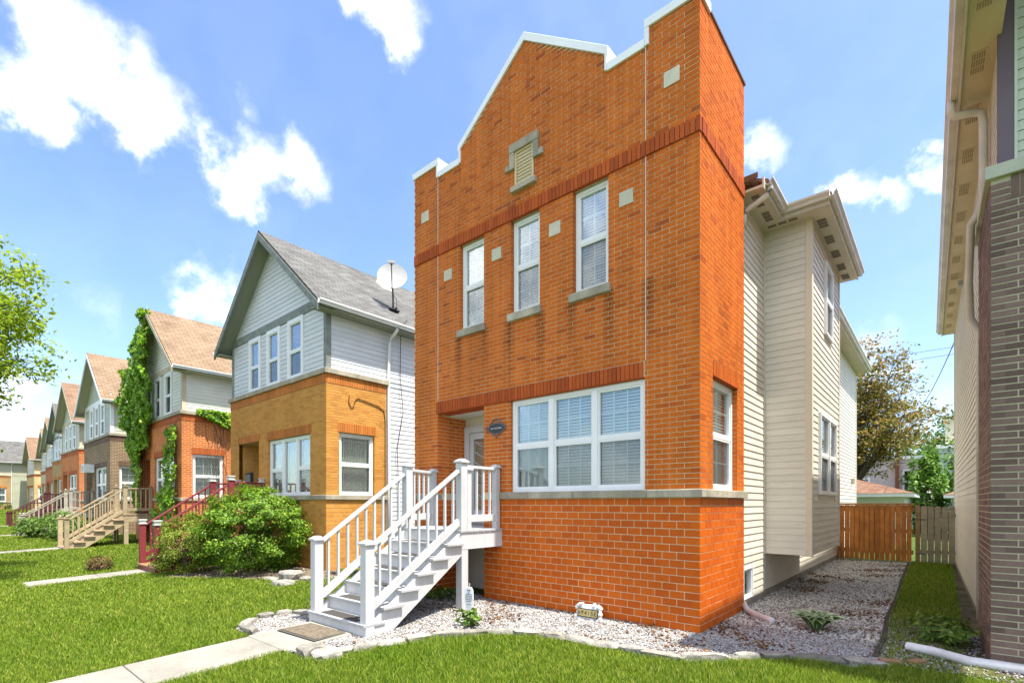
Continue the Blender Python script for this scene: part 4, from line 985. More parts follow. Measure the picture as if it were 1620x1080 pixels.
    for s in (0, 1):
        xo = xe if s == 0 else 2 * xm - xe
        raked(xo, xm, zl - k, zr - k, oy - .015, oy + .03, .19, 'rake_board', mtrim)
        raked(xo, xm, zl - k - .06, zr - k - .06, oy + .031, .05, .02, 'rake_soffit', msoff)
        sx = 1 if s == 0 else -1
        b = MB(); x0 = xo; x1 = xo - sx * (ov + .02); b.box(min(x0, x1), max(x0, x1), oy + .032, D, zl - .155, zl - .125); b.build('eave_soffit', msoff, H)
    gutter([(xe - .005, oy, zl + .0), (xe - .005, D, zl + .0)], p.get('gut', M_GUTW), H, [(1, 0)])
    gutter([(2 * xm - xe + .005, oy, zl), (2 * xm - xe + .005, D, zl)], p.get('gut', M_GUTW), H, [(-1, 0)])
    mb = MB(); x = xe + .05; mb.tube([(x, 1.85, zl - .08), (x, 1.85, zl - .16), (x - .1, 1.85, zl - .26), (x - .26, 1.83, zl - .34), (x - .28, 1.82, zl - .5), (-.005, 1.82, zb + .3), (.03, 1.82, 2.0), (.03, 1.82, .1)], .045, 8); mb.smooth = True; mb.build('downspout', p.get('gut', M_GUTW), H)
    mb = MB(); sl = (zr - zl) / (xm - xe); vx = xm + .62; vz = zr + sl * (vx - xm)
    mb.hexa([(vx - .2, 3.1, vz + .10), (vx + .2, 3.1, vz - .22), (vx + .2, 3.5, vz - .22), (vx - .2, 3.5, vz + .10), (vx - .15, 3.15, vz + .24), (vx + .18, 3.15, vz - .03), (vx + .18, 3.45, vz - .03), (vx - .15, 3.45, vz + .24)]); mb.build('roof_vent', M_GUTTER, rf)
    return H
M_MORTAR2 = pm('yellow_mortar', [(.48, .36, .19), (.52, .39, .21)], .95, .1, n1=(1.5, .8, 1.1), n2=(60, .85, 1.1))
SH_GREY = shingle_mat('grey_shingle', (.115, .11, .105), (.175, .17, .16)); SH_TAN = shingle_mat('tan_shingle', (.225, .150, .095), (.28, .195, .130), (.09, .05, .035)); SH_RED = shingle_mat('red_tan_shingle', (.205, .125, .08), (.26, .165, .11), (.09, .05, .035))
T_GREY = pm('grey_green_trim', [(.20, .22, .20), (.25, .27, .25)], .7, .2, n1=(5, .75, 1.2)); T_TAN = pm('tan_trim', [(.50, .43, .31), (.55, .47, .34)], .6, .2, n1=(4, .8, 1.1)); T_WHITE = M_VINYL
S_GREY = pm('olive_soffit', [(.26, .27, .23), (.29, .30, .26)], .7, .2); S_OLIVE = pm('beige_soffit', [(.42, .40, .31), (.46, .44, .34)], .7, .2)
YB = brick_mat('yellow_brick', [(0, (.48, .205, .045)), (.3, (.57, .262, .060)), (.7, (.62, .295, .072)), (1, (.53, .235, .055))], .9, 1.08, spec=.1)
OS = brick_mat('orange_soldier_course', [(0, (.46, .15, .03)), (1, (.58, .20, .04))]); RS = brick_mat('red_soldier_course', [(0, (.38, .09, .022)), (1, (.50, .125, .03))]); BS_ = brick_mat('brown_soldier_course', [(0, (.13, .075, .05)), (1, (.2, .12, .08))])
row_house('yellow brick house with white siding, grey gable trim and satellite dish', HOUSES[0], dict(lod=0, brick=YB, wallmat=uv_brick_mat('yellow_brickwork', (.60, .29, .05), (.50, .23, .04), (.45, .33, .18)), soldier=OS, siding=siding_mat('white_siding', (.66, .67, .70)), trim=T_GREY, soffit=S_GREY, shingle=SH_GREY, prairie=True, blind='drape'))
row_house('orange brick house with tan roof and ivy climbing its gable', HOUSES[1], dict(lod=1, wallmat=uv_brick_mat('orange_brickwork', (.60, .155, .025), (.48, .11, .022), (.55, .38, .22)), soldier=RS, siding=siding_mat('beige_siding', (.68, .66, .58)), trim=T_TAN, soffit=S_OLIVE, shingle=SH_TAN, big=2))
row_house('brown brick house with olive siding and white window trim', HOUSES[2], dict(lod=2, wallmat=uv_brick_mat('brown_brickwork', (.20, .115, .065), (.15, .085, .05), (.48, .39, .26)), soldier=BS_, siding=siding_mat('olive_siding', (.45, .46, .37)), trim=T_WHITE, soffit=S_OLIVE, shingle=SH_TAN, big=2))
row_house('orange brick house with pale green gable just beyond the brown brick house', HOUSES[3], dict(lod=2, wallmat=MATS['orange_brickwork'], soldier=RS, siding=siding_mat('pale_green_siding', (.54, .55, .44)), trim=T_TAN, soffit=S_OLIVE, shingle=SH_RED, big=2))
row_house('tan brick house with pale blue siding and dark grey gable, far down the row', HOUSES[4], dict(lod=2, wallmat=uv_brick_mat('tan_brickwork', (.44, .27, .10), (.38, .22, .08), (.45, .36, .24)), soldier=OS, siding=siding_mat('pale_blue_siding', (.60, .66, .72)), trim=T_GREY, soffit=S_GREY, shingle=SH_GREY, big=2))
row_house('red brick house with white siding, seventh from the right', HOUSES[5], dict(lod=2, wallmat=uv_brick_mat('red_brickwork', (.48, .12, .04), (.38, .09, .03), (.45, .36, .26)), soldier=RS, siding=siding_mat('white_siding_far', (.66, .67, .66)), trim=T_TAN, soffit=S_OLIVE, shingle=SH_RED, big=2))
row_house('cream brick house with beige siding near the end of the row', HOUSES[6], dict(lod=2, wallmat=uv_brick_mat('cream_brickwork', (.58, .50, .34), (.52, .44, .30), (.5, .45, .35)), soldier=RS, siding=siding_mat('beige_siding_far', (.62, .58, .46)), trim=T_TAN, soffit=S_OLIVE, shingle=SH_TAN, big=2))

row_house('tan stucco-coloured house at the far end of the row, behind the low gable', EXTRA[0], dict(lod=2, wallmat=uv_brick_mat('tan_stucco_brickwork', (.62, .46, .22), (.58, .42, .2), (.55, .42, .22)), soldier=RS, siding=siding_mat('tan_far_siding', (.62, .50, .28)), trim=T_TAN, soffit=S_OLIVE, shingle=SH_RED, big=2))
row_house('olive gabled house at the left edge, last of the row', EXTRA[1], dict(lod=2, wallmat=MATS['tan_brickwork'], soldier=OS, siding=siding_mat('olive_far_siding', (.46, .46, .34)), trim=T_GREY, soffit=S_OLIVE, shingle=SH_GREY, big=2))

# ------------------------------------------------------------------ neighbour on the right
def neighbour():
    H = thing('brown_brick_house', 'brown brick house at the right edge with cream side siding and long gutter', 'house', (2.72, .63, 0), R_(.84))
    FRONT = Fr((0, 0), (1, 0), (0, -1)); SIDE = Fr((0, 0), (0, 1), (-1, 0)); zb = 4.95; RET = 1.62
    mort = pm('pale_mortar', [(.44, .42, .30), (.48, .46, .33)], .95, .1, n1=(2, .85, 1.1)); m = brick_mat('brown_purple_brick', [(0, (.12, .078, .064)), (.5, (.17, .112, .092)), (1, (.215, .145, .118))], .85, 1.15)
    mb = MB(); mb.quad([FRONT.p(0, 0, -.3), FRONT.p(6, 0, -.3), FRONT.p(6, 0, zb), FRONT.p(0, 0, zb)]); mb.quad([SIDE.p(0, 0, -.3), SIDE.p(RET, 0, -.3), SIDE.p(RET, 0, zb), SIDE.p(0, 0, zb)]); mb.quad([SIDE.p(RET, 0, -.3), SIDE.p(RET, -.2, -.3), SIDE.p(RET, -.2, zb), SIDE.p(RET, 0, zb)]); mb.build('brick_wall', mort, H, fix=False)
    org = (2.72, .63, 0); br = []
    for fr, ow, U1 in ((FRONT, 0, 2.2), (SIDE, 1, RET - .005)):
        br += [(fr, b) for b in lay_bricks(0, U1, -.10, 74, [(.14, 6, 4.73, 5)] if fr is FRONT else [(.1, 6, 4.73, 5)], course=.0677, joint=.011, corner=ow)]
    br.sort(key=lambda j: -screen_size(j[0], j[1], org))
    for fr, b in br[:300]: brick_objs(fr, [b], 'brick', m, H)
    mb = MB()
    for fr, b in br[300:]: fr.box(mb, b[0], b[1], -b[4], .004 + random.uniform(-.001, .001), b[2], b[3], random.random())
    stuff(mb.build('brickwork', m, H, fix=False))
    soldiers(FRONT, .14, 2.2, 4.735, zb - .004, m, H, -.03, .006); soldiers(SIDE, .1, RET - .005, 4.735, zb - .004, m, H, -.03, .006)
    st = pm('green_grey_stone', [(.44, .47, .38), (.50, .52, .43)], .8, .2, n1=(3, .8, 1.1)); mb = MB(); FRONT.box(mb, -.05, 6, -.15, .05, zb, zb + .13); SIDE.box(mb, .152, RET + .05, -.15, .05, zb, zb + .129); mb.build('stone_band', st, H, .006)
    UF = Fr((.07, .05), (1, 0), (0, -1)); US = Fr((.07, .05), (0, 1), (-1, 0)); D = 11.6; ze = 6.42
    mb = MB(); wall_holes(mb, UF, 0, 6, zb, ze + 1, []); wall_holes(mb, US, 0, D, -.2, ze + .1, []); mb.quad([US.p(D, 0, -.2), US.p(D, -5, -.2), US.p(D, -5, ze), US.p(D, 0, ze)]); mb.build('sheathing', M_CREAM, H, fix=False)
    pur = pm('plum_trim', [(.115, .085, .11), (.135, .10, .125)], .5, .3, n1=(2, .9, 1.1)); mb = MB(); UF.box(mb, -.022, .10, -.02, .022, zb + .131, ze + 1); mb.build('corner_board', pur, H, .003)
    siding(UF, .125, 2.6, zb + .131, ze + 1, siding_mat('sage_siding', (.50, .55, .45)), H, .1016)
    mb = MB(); UF.box(mb, .101, .124, -.01, .026, zb + .131, ze + 1); mb.build('trim_channel', siding_mat('sage_trim', (.55, .60, .5)), H)
    siding(US, .06, RET + .05, zb + .131, ze, M_CREAM, H, .115); siding(US, RET + .06, D - .06, .12, ze, M_CREAM, H, .115)
    mb = MB(); US.box(mb, D - .08, D + .02, -.05, .022, .1, ze); mb.build('corner_post', M_CREAM, H)
    mb = MB(); US.box(mb, RET, D, -.3, .01, -.25, .118); mb.build('foundation', M_CONC, H)
    sof = pm('soffit_tan', [(.56, .47, .30), (.60, .51, .33)], .6, .2, n1=(2, .85, 1.06)); xo = -.20; y0 = -1.1
    mb = MB(); mb.box(xo, .08, y0, D + .1, ze, ze + .03); mb.build('soffit', sof, H)
    mb = MB(); mb.box(xo - .02, xo - .001, y0, D + .1, ze - .03, ze + .14); mb.build('fascia', M_GUTTER, H)
    gutter([(xo - .021, y0, ze + .15), (xo - .021, D + .12, ze + .15)], M_GUTTER, H, [(-1, 0)])
    y = -.8
    while y < D - .4:
        fm = MB(); fm.box(xo + .055, xo + .19, y, y + .36, ze - .006, ze - .001); v = fm.build('soffit_vent', sof, H)
        mb = MB()
        for k in range(3):
            for q in range(6): mb.box(xo + .066 + q * .019, xo + .078 + q * .019, y + .02 + k * .115, y + .115 + k * .115, ze - .009, ze - .0062)
        mb.build('grille', pm('vent_shadow', [(.30, .24, .14), (.34, .27, .16)], .8, .1), v); y += .95
    mb = MB(); mb.tube([(xo - .08, .95, ze + .06), (xo - .08, .95, ze - .06), (xo - .05, .97, ze - .12), (xo + .12, 1.0, ze - .14), (xo + .19, 1.0, ze - .18), (xo + .205, 1.0, ze - .3), (xo + .205, 1.0, zb + .30), (xo + .17, 1.03, zb + .16), (-.10, 1.08, zb + .05), (-.10, 1.5, zb - .5), (-.075, 1.70, zb - .9), (.02, 1.72, zb - 1.1), (.02, 1.72, .2)], .042, 8); mb.smooth = True; mb.build('downspout', M_GUTTER, H)
    mb = MB(); mb.box(-.02, .06, D - 4.6, D - 4.45, ze - .2, ze - .1); mb.build('flood_lamp', pm('grey_lamp', [(.35, .36, .38), (.4, .4, .42)], .4, .4), H)
    mb = MB(); roof_plane(mb, (xo - .06, y0 - .02, ze + .16), (xo - .06, D + .15, ze + .16), (3, D + .15, ze + 2.3), (3, y0 - .02, ze + 2.3)); mb.build('roof', MATS['brown_shingle'], H, fix=False)
neighbour()

# ------------------------------------------------------------------ fences
def fences():
    y = 11.5; ST = pm('orange_stain', [(.36, .125, .022), (.46, .175, .035), (.42, .15, .028)], .55, .3, n1=(5, .75, 1.15), stain=((9, 9, 1.2), .75, 1.15))
    G = thing('wooden_gate', 'orange stained slatted wooden gate at the end of the side yard', 'gate', (.85, y, 0))
    g = lambda x0, x1, y0, y1, z0, z1, n, m=ST: ubox(n, m, G, ((x0 + x1) / 2 - .85, (y0 + y1) / 2 - y, (z0 + z1) / 2), (x1 - x0, y1 - y0, z1 - z0))
    g(-.06, .0, y - .02, y + .07, .02, 1.62, 'gate_post'); g(-.06, 1.76, y - .06, y + .10, 1.64, 1.685, 'cap_board'); g(-.06, 1.74, y + .025, y + .06, 1.45, 1.60, 'rail'); g(-.06, 1.74, y + .025, y + .06, .25, .37, 'rail'); g(-.06, 1.74, y + .025, y + .06, .85, .95, 'rail')
    n = 14; w = 1.70 / n
    for i in range(n): g(.01 + i * w, .01 + (i + 1) * w - random.choice((.006, .012, .014)), y - .002, y + .022, .06, 1.635 - (.0 if i % 2 else .004), 'slat')
    g(.30, 1.3, y + .10, y + .14, .25, 1.5, 'brace_panel')
    F = thing('picket_fence', 'weathered grey dog-eared picket fence beside the orange gate', 'fence', (1.8, y, 0)); GW = wood('grey_picket', (.36, .31, .22))
    ubox('fence_post', wood('brown_post', (.30, .19, .10)), F, (.03, .03, .8), (.10, .10, 1.66))
    for i in range(10):
        x = .10 + i * .145; b = MB(); h = 1.60 + random.uniform(-.015, .015)
        b.prism([(x, .06), (x + .13, .06), (x + .13, h - .03), (x + .10, h), (x + .03, h), (x, h - .03)], -.012, .012, lambda p, q, t: (p, t, q)); b.build('picket', GW, F)
    for z in (.35, 1.35): ubox('rail', GW, F, (.8, .04, z), (1.5, .04, .09))
    for z in (.28, 1.22):
        b = MB(); b.box(.0, .20, -.03, -.014, z, z + .03); b.build('hinge', M_METAL, F)
fences()

# ------------------------------------------------------------------ vegetation
def leaves(name, P, Nn, size, m, parent, aspect=.55, seed=1, fold=.15, jitter=.6):
    r = np.random.default_rng(seed); n = len(P); Nn = Nn + r.normal(0, jitter, (n, 3)); Nn /= np.linalg.norm(Nn, axis=1, keepdims=True) + 1e-9
    a = r.normal(0, 1, (n, 3)); t = a - (a * Nn).sum(1, keepdims=True) * Nn; t /= np.linalg.norm(t, axis=1, keepdims=True) + 1e-9; b = np.cross(Nn, t)
    L = (size * r.uniform(.65, 1.3, n))[:, None]; W = L * aspect
    V = np.stack([P - t * L * .5, P + b * W * .5 + Nn * L * fold - t * L * .05, P + t * L * .5, P - b * W * .5 + Nn * L * fold - t * L * .05], 1).reshape(-1, 3)
    F = np.arange(n * 4).reshape(-1, 4)
    return np_mesh(name, V, F, m, parent, r.random(n))
def clumpy(center, rad, n, seed, nclump=70, cl=.22, shell=.55, zmin=None, flat=0):
    """points gathered in clumps near the surface of an ellipsoid"""
    r = np.random.default_rng(seed); d = r.normal(0, 1, (nclump, 3)); d /= np.linalg.norm(d, axis=1, keepdims=True)
    rr = r.uniform(shell, 1.0, nclump) ** .6; C = d * rr[:, None] * (1 + .12 * r.normal(0, 1, (nclump, 1)))
    k = r.integers(0, nclump, n); off = r.normal(0, 1, (n, 3)) * cl * r.uniform(.5, 1.2, (nclump, 1))[k]; off[:, 2] *= .6
    U = C[k] + off; P = U * np.array(rad) + np.array(center); Nn = U / (np.linalg.norm(U, axis=1, keepdims=True) + 1e-9) + np.array([0, 0, .7])
    if zmin is not None: kk = P[:, 2] > zmin; P, Nn = P[kk], Nn[kk]
    return P, Nn
def bush(name, label, base, rad, n, m, size, seed, cat='bush', stems=True, loc_h=None, group=None, aspect=.55, cl=.2, nclump=90, shell=.45):
    T = thing(name, label, cat, (base[0], base[1], base[2]), 0, group); cz = rad[2] * .96
    P, Nn = clumpy((0, 0, cz), rad, n, seed, nclump, cl, shell, .06)
    leaves('foliage', P, Nn, size, m, T, aspect, seed)
    mb = MB(); r = random.Random(seed)
    for i in range(9):
        a = r.uniform(0, 6.28); q = r.uniform(.3, .75); mb.tube([(r.uniform(-.1, .1), r.uniform(-.1, .1), -.03), (math.cos(a) * rad[0] * q * .4, math.sin(a) * rad[1] * q * .4, cz * .6), (math.cos(a) * rad[0] * q, math.sin(a) * rad[1] * q, cz * 1.2)], [.02, .014, .006], 5)
    stuff(mb.build('stem', M_BARK, T)); return T
M_BARK = pm('bark', [(.10, .075, .055), (.14, .105, .08)], .9, .1, n1=(8, .7, 1.3), n2=(40, .7, 1.2))
L_BUSH = leaf_mat('burning_bush_leaf', [(0, (.05, .12, .010)), (.4, (.115, .235, .015)), (.8, (.21, .35, .022)), (1, (.32, .44, .035))])
L_JUN = leaf_mat('golden_juniper_leaf', [(0, (.07, .13, .014)), (.5, (.18, .26, .022)), (1, (.34, .36, .04))], .3)
L_IVY = leaf_mat('ivy_leaf', [(0, (.08, .20, .010)), (.4, (.17, .36, .014)), (.8, (.28, .48, .022)), (.95, (.42, .54, .04)), (1, (.50, .52, .08))])
L_TREE = leaf_mat('street_tree_leaf', [(0, (.14, .24, .016)), (.5, (.27, .39, .022)), (1, (.42, .50, .035))], .55)
L_COP = leaf_mat('copper_leaf', [(0, (.09, .13, .02)), (.4, (.19, .19, .03)), (.7, (.32, .21, .05)), (1, (.43, .25, .08))], .5)
L_GRN = leaf_mat('back_tree_leaf', [(0, (.04, .10, .016)), (.5, (.08, .17, .025)), (1, (.16, .26, .04))], .4)
L_RED = leaf_mat('barberry_leaf', [(0, (.07, .03, .02)), (.5, (.16, .07, .035)), (1, (.20, .14, .04))], .2)
B1 = bush('round_bush', 'large round bright green bush in front of the yellow brick house', (-10.75, -1.05, gz(-1.05)), (1.42, 1.10, 1.06), 30000, L_BUSH, .066, 21, nclump=260, cl=.10, shell=.72)
bush('juniper_shrub', 'golden green conical juniper at the left of the round bush', (-11.95, -2.15, gz(-2.15)), (.80, .70, .76), 12000, L_JUN, .055, 22, 'shrub', aspect=.35, nclump=110, cl=.12)
bush('barberry_shrub', 'small reddish barberry shrub on the lawn beside the path', (-14.6, -3.35, gz(-3.35)), (.27, .27, .22), 1300, L_RED, .045, 23, 'shrub')
def tree(name, label, base, trunk_h, crown_c, rad, m, n, size, seed, limbs=9, cat='tree', tr=.14, group=None, aspect=.55, droop=0, bias=None, cl=.07, lev=7, tw=3):
    T = thing(name, label, cat, base, 0, group); r = random.Random(seed); mb = MB()
    cc = Vector(crown_c); top = Vector((r.uniform(-.1, .1), r.uniform(-.1, .1), trunk_h))
    mb.tube([(0, 0, -.15), (0, 0, trunk_h * .4), tuple(top)], [tr * 1.25, tr, tr * .8], 9); mb.smooth = True; mb.build('trunk', M_BARK, T)
    bm_ = MB(); tips = []; bm_.smooth = True
    for i in range(limbs):
        a = 2 * math.pi * i / limbs + r.uniform(-.3, .3); el = r.uniform(-.35, 1.1)
        d = Vector((math.cos(a) * math.cos(el) * rad[0], math.sin(a) * math.cos(el) * rad[1], math.sin(el) * rad[2]))
        end = cc + d * r.uniform(.8, .98); mid = top.lerp(end, .5) + Vector((r.uniform(-.1, .1) * rad[0], r.uniform(-.1, .1) * rad[1], .16 * rad[2]))
        pts = [(top * (1 - t) ** 2 + mid * 2 * t * (1 - t) + end * t * t) for t in [k / 8 for k in range(9)]]
        bm_.tube(pts, [tr * .55 * (1 - k / 8.6) + .006 for k in range(9)], 6)
        for k in range(2, 9):
            for q in range(lev if k > 3 else 3):
                s = pts[k]; d2 = Vector((r.gauss(0, 1), r.gauss(0, 1), r.gauss(.15, .6))).normalized() + (end - top).normalized() * .5
                e = s + d2.normalized() * rad[0] * r.uniform(.18, .42); m1 = s.lerp(e, .5) + Vector((0, 0, .05 * rad[0]))
                bm_.tube([s, m1, e], [.014, .010, .004], 4, cap=False); tips += [s.lerp(e, .45), s.lerp(e, .7), s.lerp(e, .9), e] * (1)
                for w in range(tw):
                    f = e + Vector((r.gauss(0, 1), r.gauss(0, 1), r.gauss(-droop, .5))).normalized() * rad[0] * r.uniform(.05, .14); bm_.tube([s.lerp(e, .75), f], [.006, .003], 3, cap=False); tips += [f, e.lerp(f, .5)]
    bm_.build('limb', M_BARK, T, fix=False)
    tips = np.array([tuple(t) for t in tips]); g = np.random.default_rng(seed); k = g.integers(0, len(tips), n)
    off = g.normal(0, 1, (n, 3)) * np.array([1, 1, .6]) * cl * rad[0]; P = tips[k] + off; Nn = g.normal(0, .5, (n, 3)) + np.array([0, 0, 1.0])
    leaves('crown', P, Nn, size, m, T, aspect, seed + 1); return T
tree('street_tree', 'bright green street tree reaching into the left edge of the view', (-15.4, -7.4, gz(-7.4)), 2.7, (0, 0, 5.35), (3.6, 3.6, 2.1), L_TREE, 58000, .13, 31, 14, tr=.13, cl=.045, lev=6, aspect=.5)
tree('copper_tree', 'copper and green leaved tree behind the gate', (-2.1, 34, 0), 2.6, (0, 0, 6.7), (4.2, 4.2, 5.0), L_COP, 20000, .22, 41, 20, tr=.18, cl=.055, lev=6)
tree('back_tree', 'green tree behind the pale green house far back', (4.2, 62, 0), 3, (0, 0, 6.5), (4.5, 4.5, 4), L_GRN, 9000, .36, 43, 10, cl=.08)
tree('back_tree', 'dark green tree between the pink house and the pale green house', (.9, 58, 0), 2.5, (0, 0, 4.6), (2.6, 2.6, 3.4), L_GRN, 6000, .34, 44, 9, cl=.09)
bush('vine_shrub', 'upright bright green shrub behind the grey picket fence', (1.75, 27.0, 0), (.7, .7, 2.3), 4000, leaf_mat('vine_leaf', [(0, (.07, .17, .02)), (1, (.20, .36, .04))]), .20, 45, 'shrub', nclump=60)
bush('vine_shrub', 'bright green sapling in front of the pale green house', (3.0, 31.0, 0), (.9, .9, 2.6), 2200, MATS['vine_leaf'], .24, 46, 'shrub', nclump=50)
def ivy():
    T = thing('ivy', 'thick green ivy climbing the gable and front of the orange brick house', 'ivy', (HOUSES[1][0], HOUSES[1][1], 0)); r = np.random.default_rng(51); PP = []; NN = []
    def region(n, poly, y0, y1, lump=.3):
        P = np.array(poly); lo, hi = P.min(0), P.max(0); u = r.uniform(lo[0], hi[0], n * 3); z = r.uniform(lo[1], hi[1], n * 3); jx = .18 * np.sin(z * 5.1) + .10 * np.sin(z * 13)
        k = inside(poly, u + jx, z + .12 * np.sin(u * 9)); u, z = u[k][:n], z[k][:n]
        lum = .5 + .5 * np.sin(u * 4.3 + 2 * np.sin(z * 2.1)) * np.sin(z * 3.7 + 1.5 * np.sin(u * 3))
        y = -(y0 + (y1 - y0) * (lum * .7 + .3 * r.random(len(u)))); PP.append(np.stack([-u, y, z], -1)); NN.append(np.tile([0.25, -1, .35], (len(u), 1)))
    region(7000, [(2.75, 9.15), (2.55, 8.3), (3.0, 7.6), (2.7, 6.6), (2.75, 5.6), (3.0, 4.8), (6.3, 4.8), (6.75, 6.2), (6.3, 7.1), (3.3, 9.3)], .10, .62)
    region(2600, [(3.2, 5.0), (3.6, 4.3), (4.2, 3.5), (5.2, 3.3), (6.3, 4.0), (6.4, 5.0)], .06, .40)
    region(800, [(4.3, 3.7), (4.7, 2.2), (4.6, 1.3), (5.3, 1.3), (5.5, 3.6)], .06, .30)
    region(1800, [(.25, 4.3), (.6, 4.5), (1.2, 4.2), (1.25, 3.0), (1.5, 2.2), (2.2, 1.8), (2.9, 1.3), (2.6, .5), (.3, .4), (.2, 2.4)], .05, .32)
    n = 700; yy = r.uniform(.45, 1.8, n); zz = 5.05 - r.random(n) ** 1.6 * (.15 + .55 * (yy - .45) / 1.3); PP.append(np.stack([.08 + r.random(n) * .2, yy, zz], -1)); NN.append(np.tile([1., -.3, .4], (n, 1)))
    leaves('foliage', np.concatenate(PP), np.concatenate(NN), .135, L_IVY, T, .8, 52, .1, .5)
    mb = MB(); rr = random.Random(5)
    for i in range(14):
        y = rr.uniform(.8, 1.7); pts = [(.012, y, .6)]; z = .6
        while z < 4.6: z += .25; y += rr.uniform(-.09, .10); pts.append((.012, max(.15, min(1.7, y)), z))
        mb.tube(pts, .006, 4, cap=False)
    for i in range(5):
        u = rr.uniform(4.4, 5.4) if i < 3 else rr.uniform(.4, 1.0); z = .1; pts = [(-u, -.02, z)]
        while z < 4.5: z += .3; u += rr.uniform(-.08, .08); pts.append((-u, -.02, z))
        mb.tube(pts, .012, 5, cap=False)
    stuff(mb.build('stem', M_BARK, T, fix=False))
ivy()
def plants():
    r = random.Random(8)
    PL = leaf_mat('garden_leaf', [(0, (.06, .14, .02)), (.6, (.13, .24, .03)), (1, (.26, .34, .06))])
    for i, (x, y, s, lab) in enumerate(((-27.4, -2.5, .62, 'leafy green garden plant at the foot of the grey wooden stairs'), (-29.0, -3.2, .5, 'low green garden plant left of the grey wooden stairs'), (-25.6, -2.3, .55, 'broad green garden plant between the tan and the grey wooden stairs'))):
        bush('garden_plant', lab, (x, y, gz(y, x)), (s * 1.3, s, s), 2600, PL, .10, 60 + i, 'plant')
    bush('hedge', 'green hedge at the far left end of the lawn', (-84, -3.5, gz(-3.5, -84)), (7, 3, 1.3), 6000, L_GRN, .45, 70, 'hedge', nclump=120)
    bush('weed', 'small light green weed beside the white yard sign', (-2.62, -1.50, gz(-1.5)), (.15, .15, .14), 260, PL, .075, 71, 'plant', nclump=16)
    bush('weed', 'low weeds growing under the white stairs', (-4.3, -.55, gz(-.5)), (.45, .2, .12), 700, PL, .06, 72, 'plant', nclump=30)
    bush('weed', 'tall weeds at the foot of the brown brick house', (2.35, 1.55, 0), (.34, .45, .16), 900, PL, .07, 73, 'plant', nclump=30)
    bush('weed', 'brownish weeds left of the white stairs', (-5.15, -1.9, gz(-1.9)), (.25, .55, .16), 900, leaf_mat('dry_weed_leaf', [(0, (.09, .10, .03)), (.5, (.16, .13, .05)), (1, (.22, .22, .06))]), .06, 74, 'plant', nclump=30)
    # hosta: long ribbed leaves with pale edges, each a piece
    T = thing('hosta', 'green hosta with pale leaf edges in the side yard gravel', 'plant', (1.08, 1.22, 0.0))
    hg = leaf_mat('hosta_leaf', [(0, (.05, .13, .02)), (1, (.09, .2, .03))], .2); hw = leaf_mat('hosta_edge', [(0, (.42, .50, .28)), (1, (.55, .60, .40))], .2)
    def hleaf():
        me = bpy.data.meshes.new('hosta_leaf'); v = []; f = []; mi = []; n = 7
        for k in range(n + 1):
            t = k / n; w = .062 * math.sin(math.pi * min(1, t * .93 + .07)) ** .8; z = .17 * math.sin(t * 2.1) - .02 * t; x = .30 * t
            v += [(x, -w, z + .012), (x, -w * .72, z), (x, 0, z - .008), (x, w * .72, z), (x, w, z + .012)]
        for k in range(n):
            for j in range(4): f.append((k * 5 + j, k * 5 + j + 1, k * 5 + j + 6, k * 5 + j + 5)); mi.append(1 if j in (0, 3) else 0)
        me.from_pydata(v, [], f); me.materials.append(hg); me.materials.append(hw); me.polygons.foreach_set('material_index', mi); me.attributes.new('rnd', 'FLOAT', 'FACE'); me.update(); return me
    hm = hleaf()
    for i in range(46):
        a = i * 2.399; t = i / 46; s = .55 + .65 * t; obj('leaf', hm, None, T, (math.cos(a) * .03, math.sin(a) * .03, .01), 0, (r.uniform(-.2, .2), -1.0 + 1.0 * t, a), (s, s * 1.05, s))
plants()
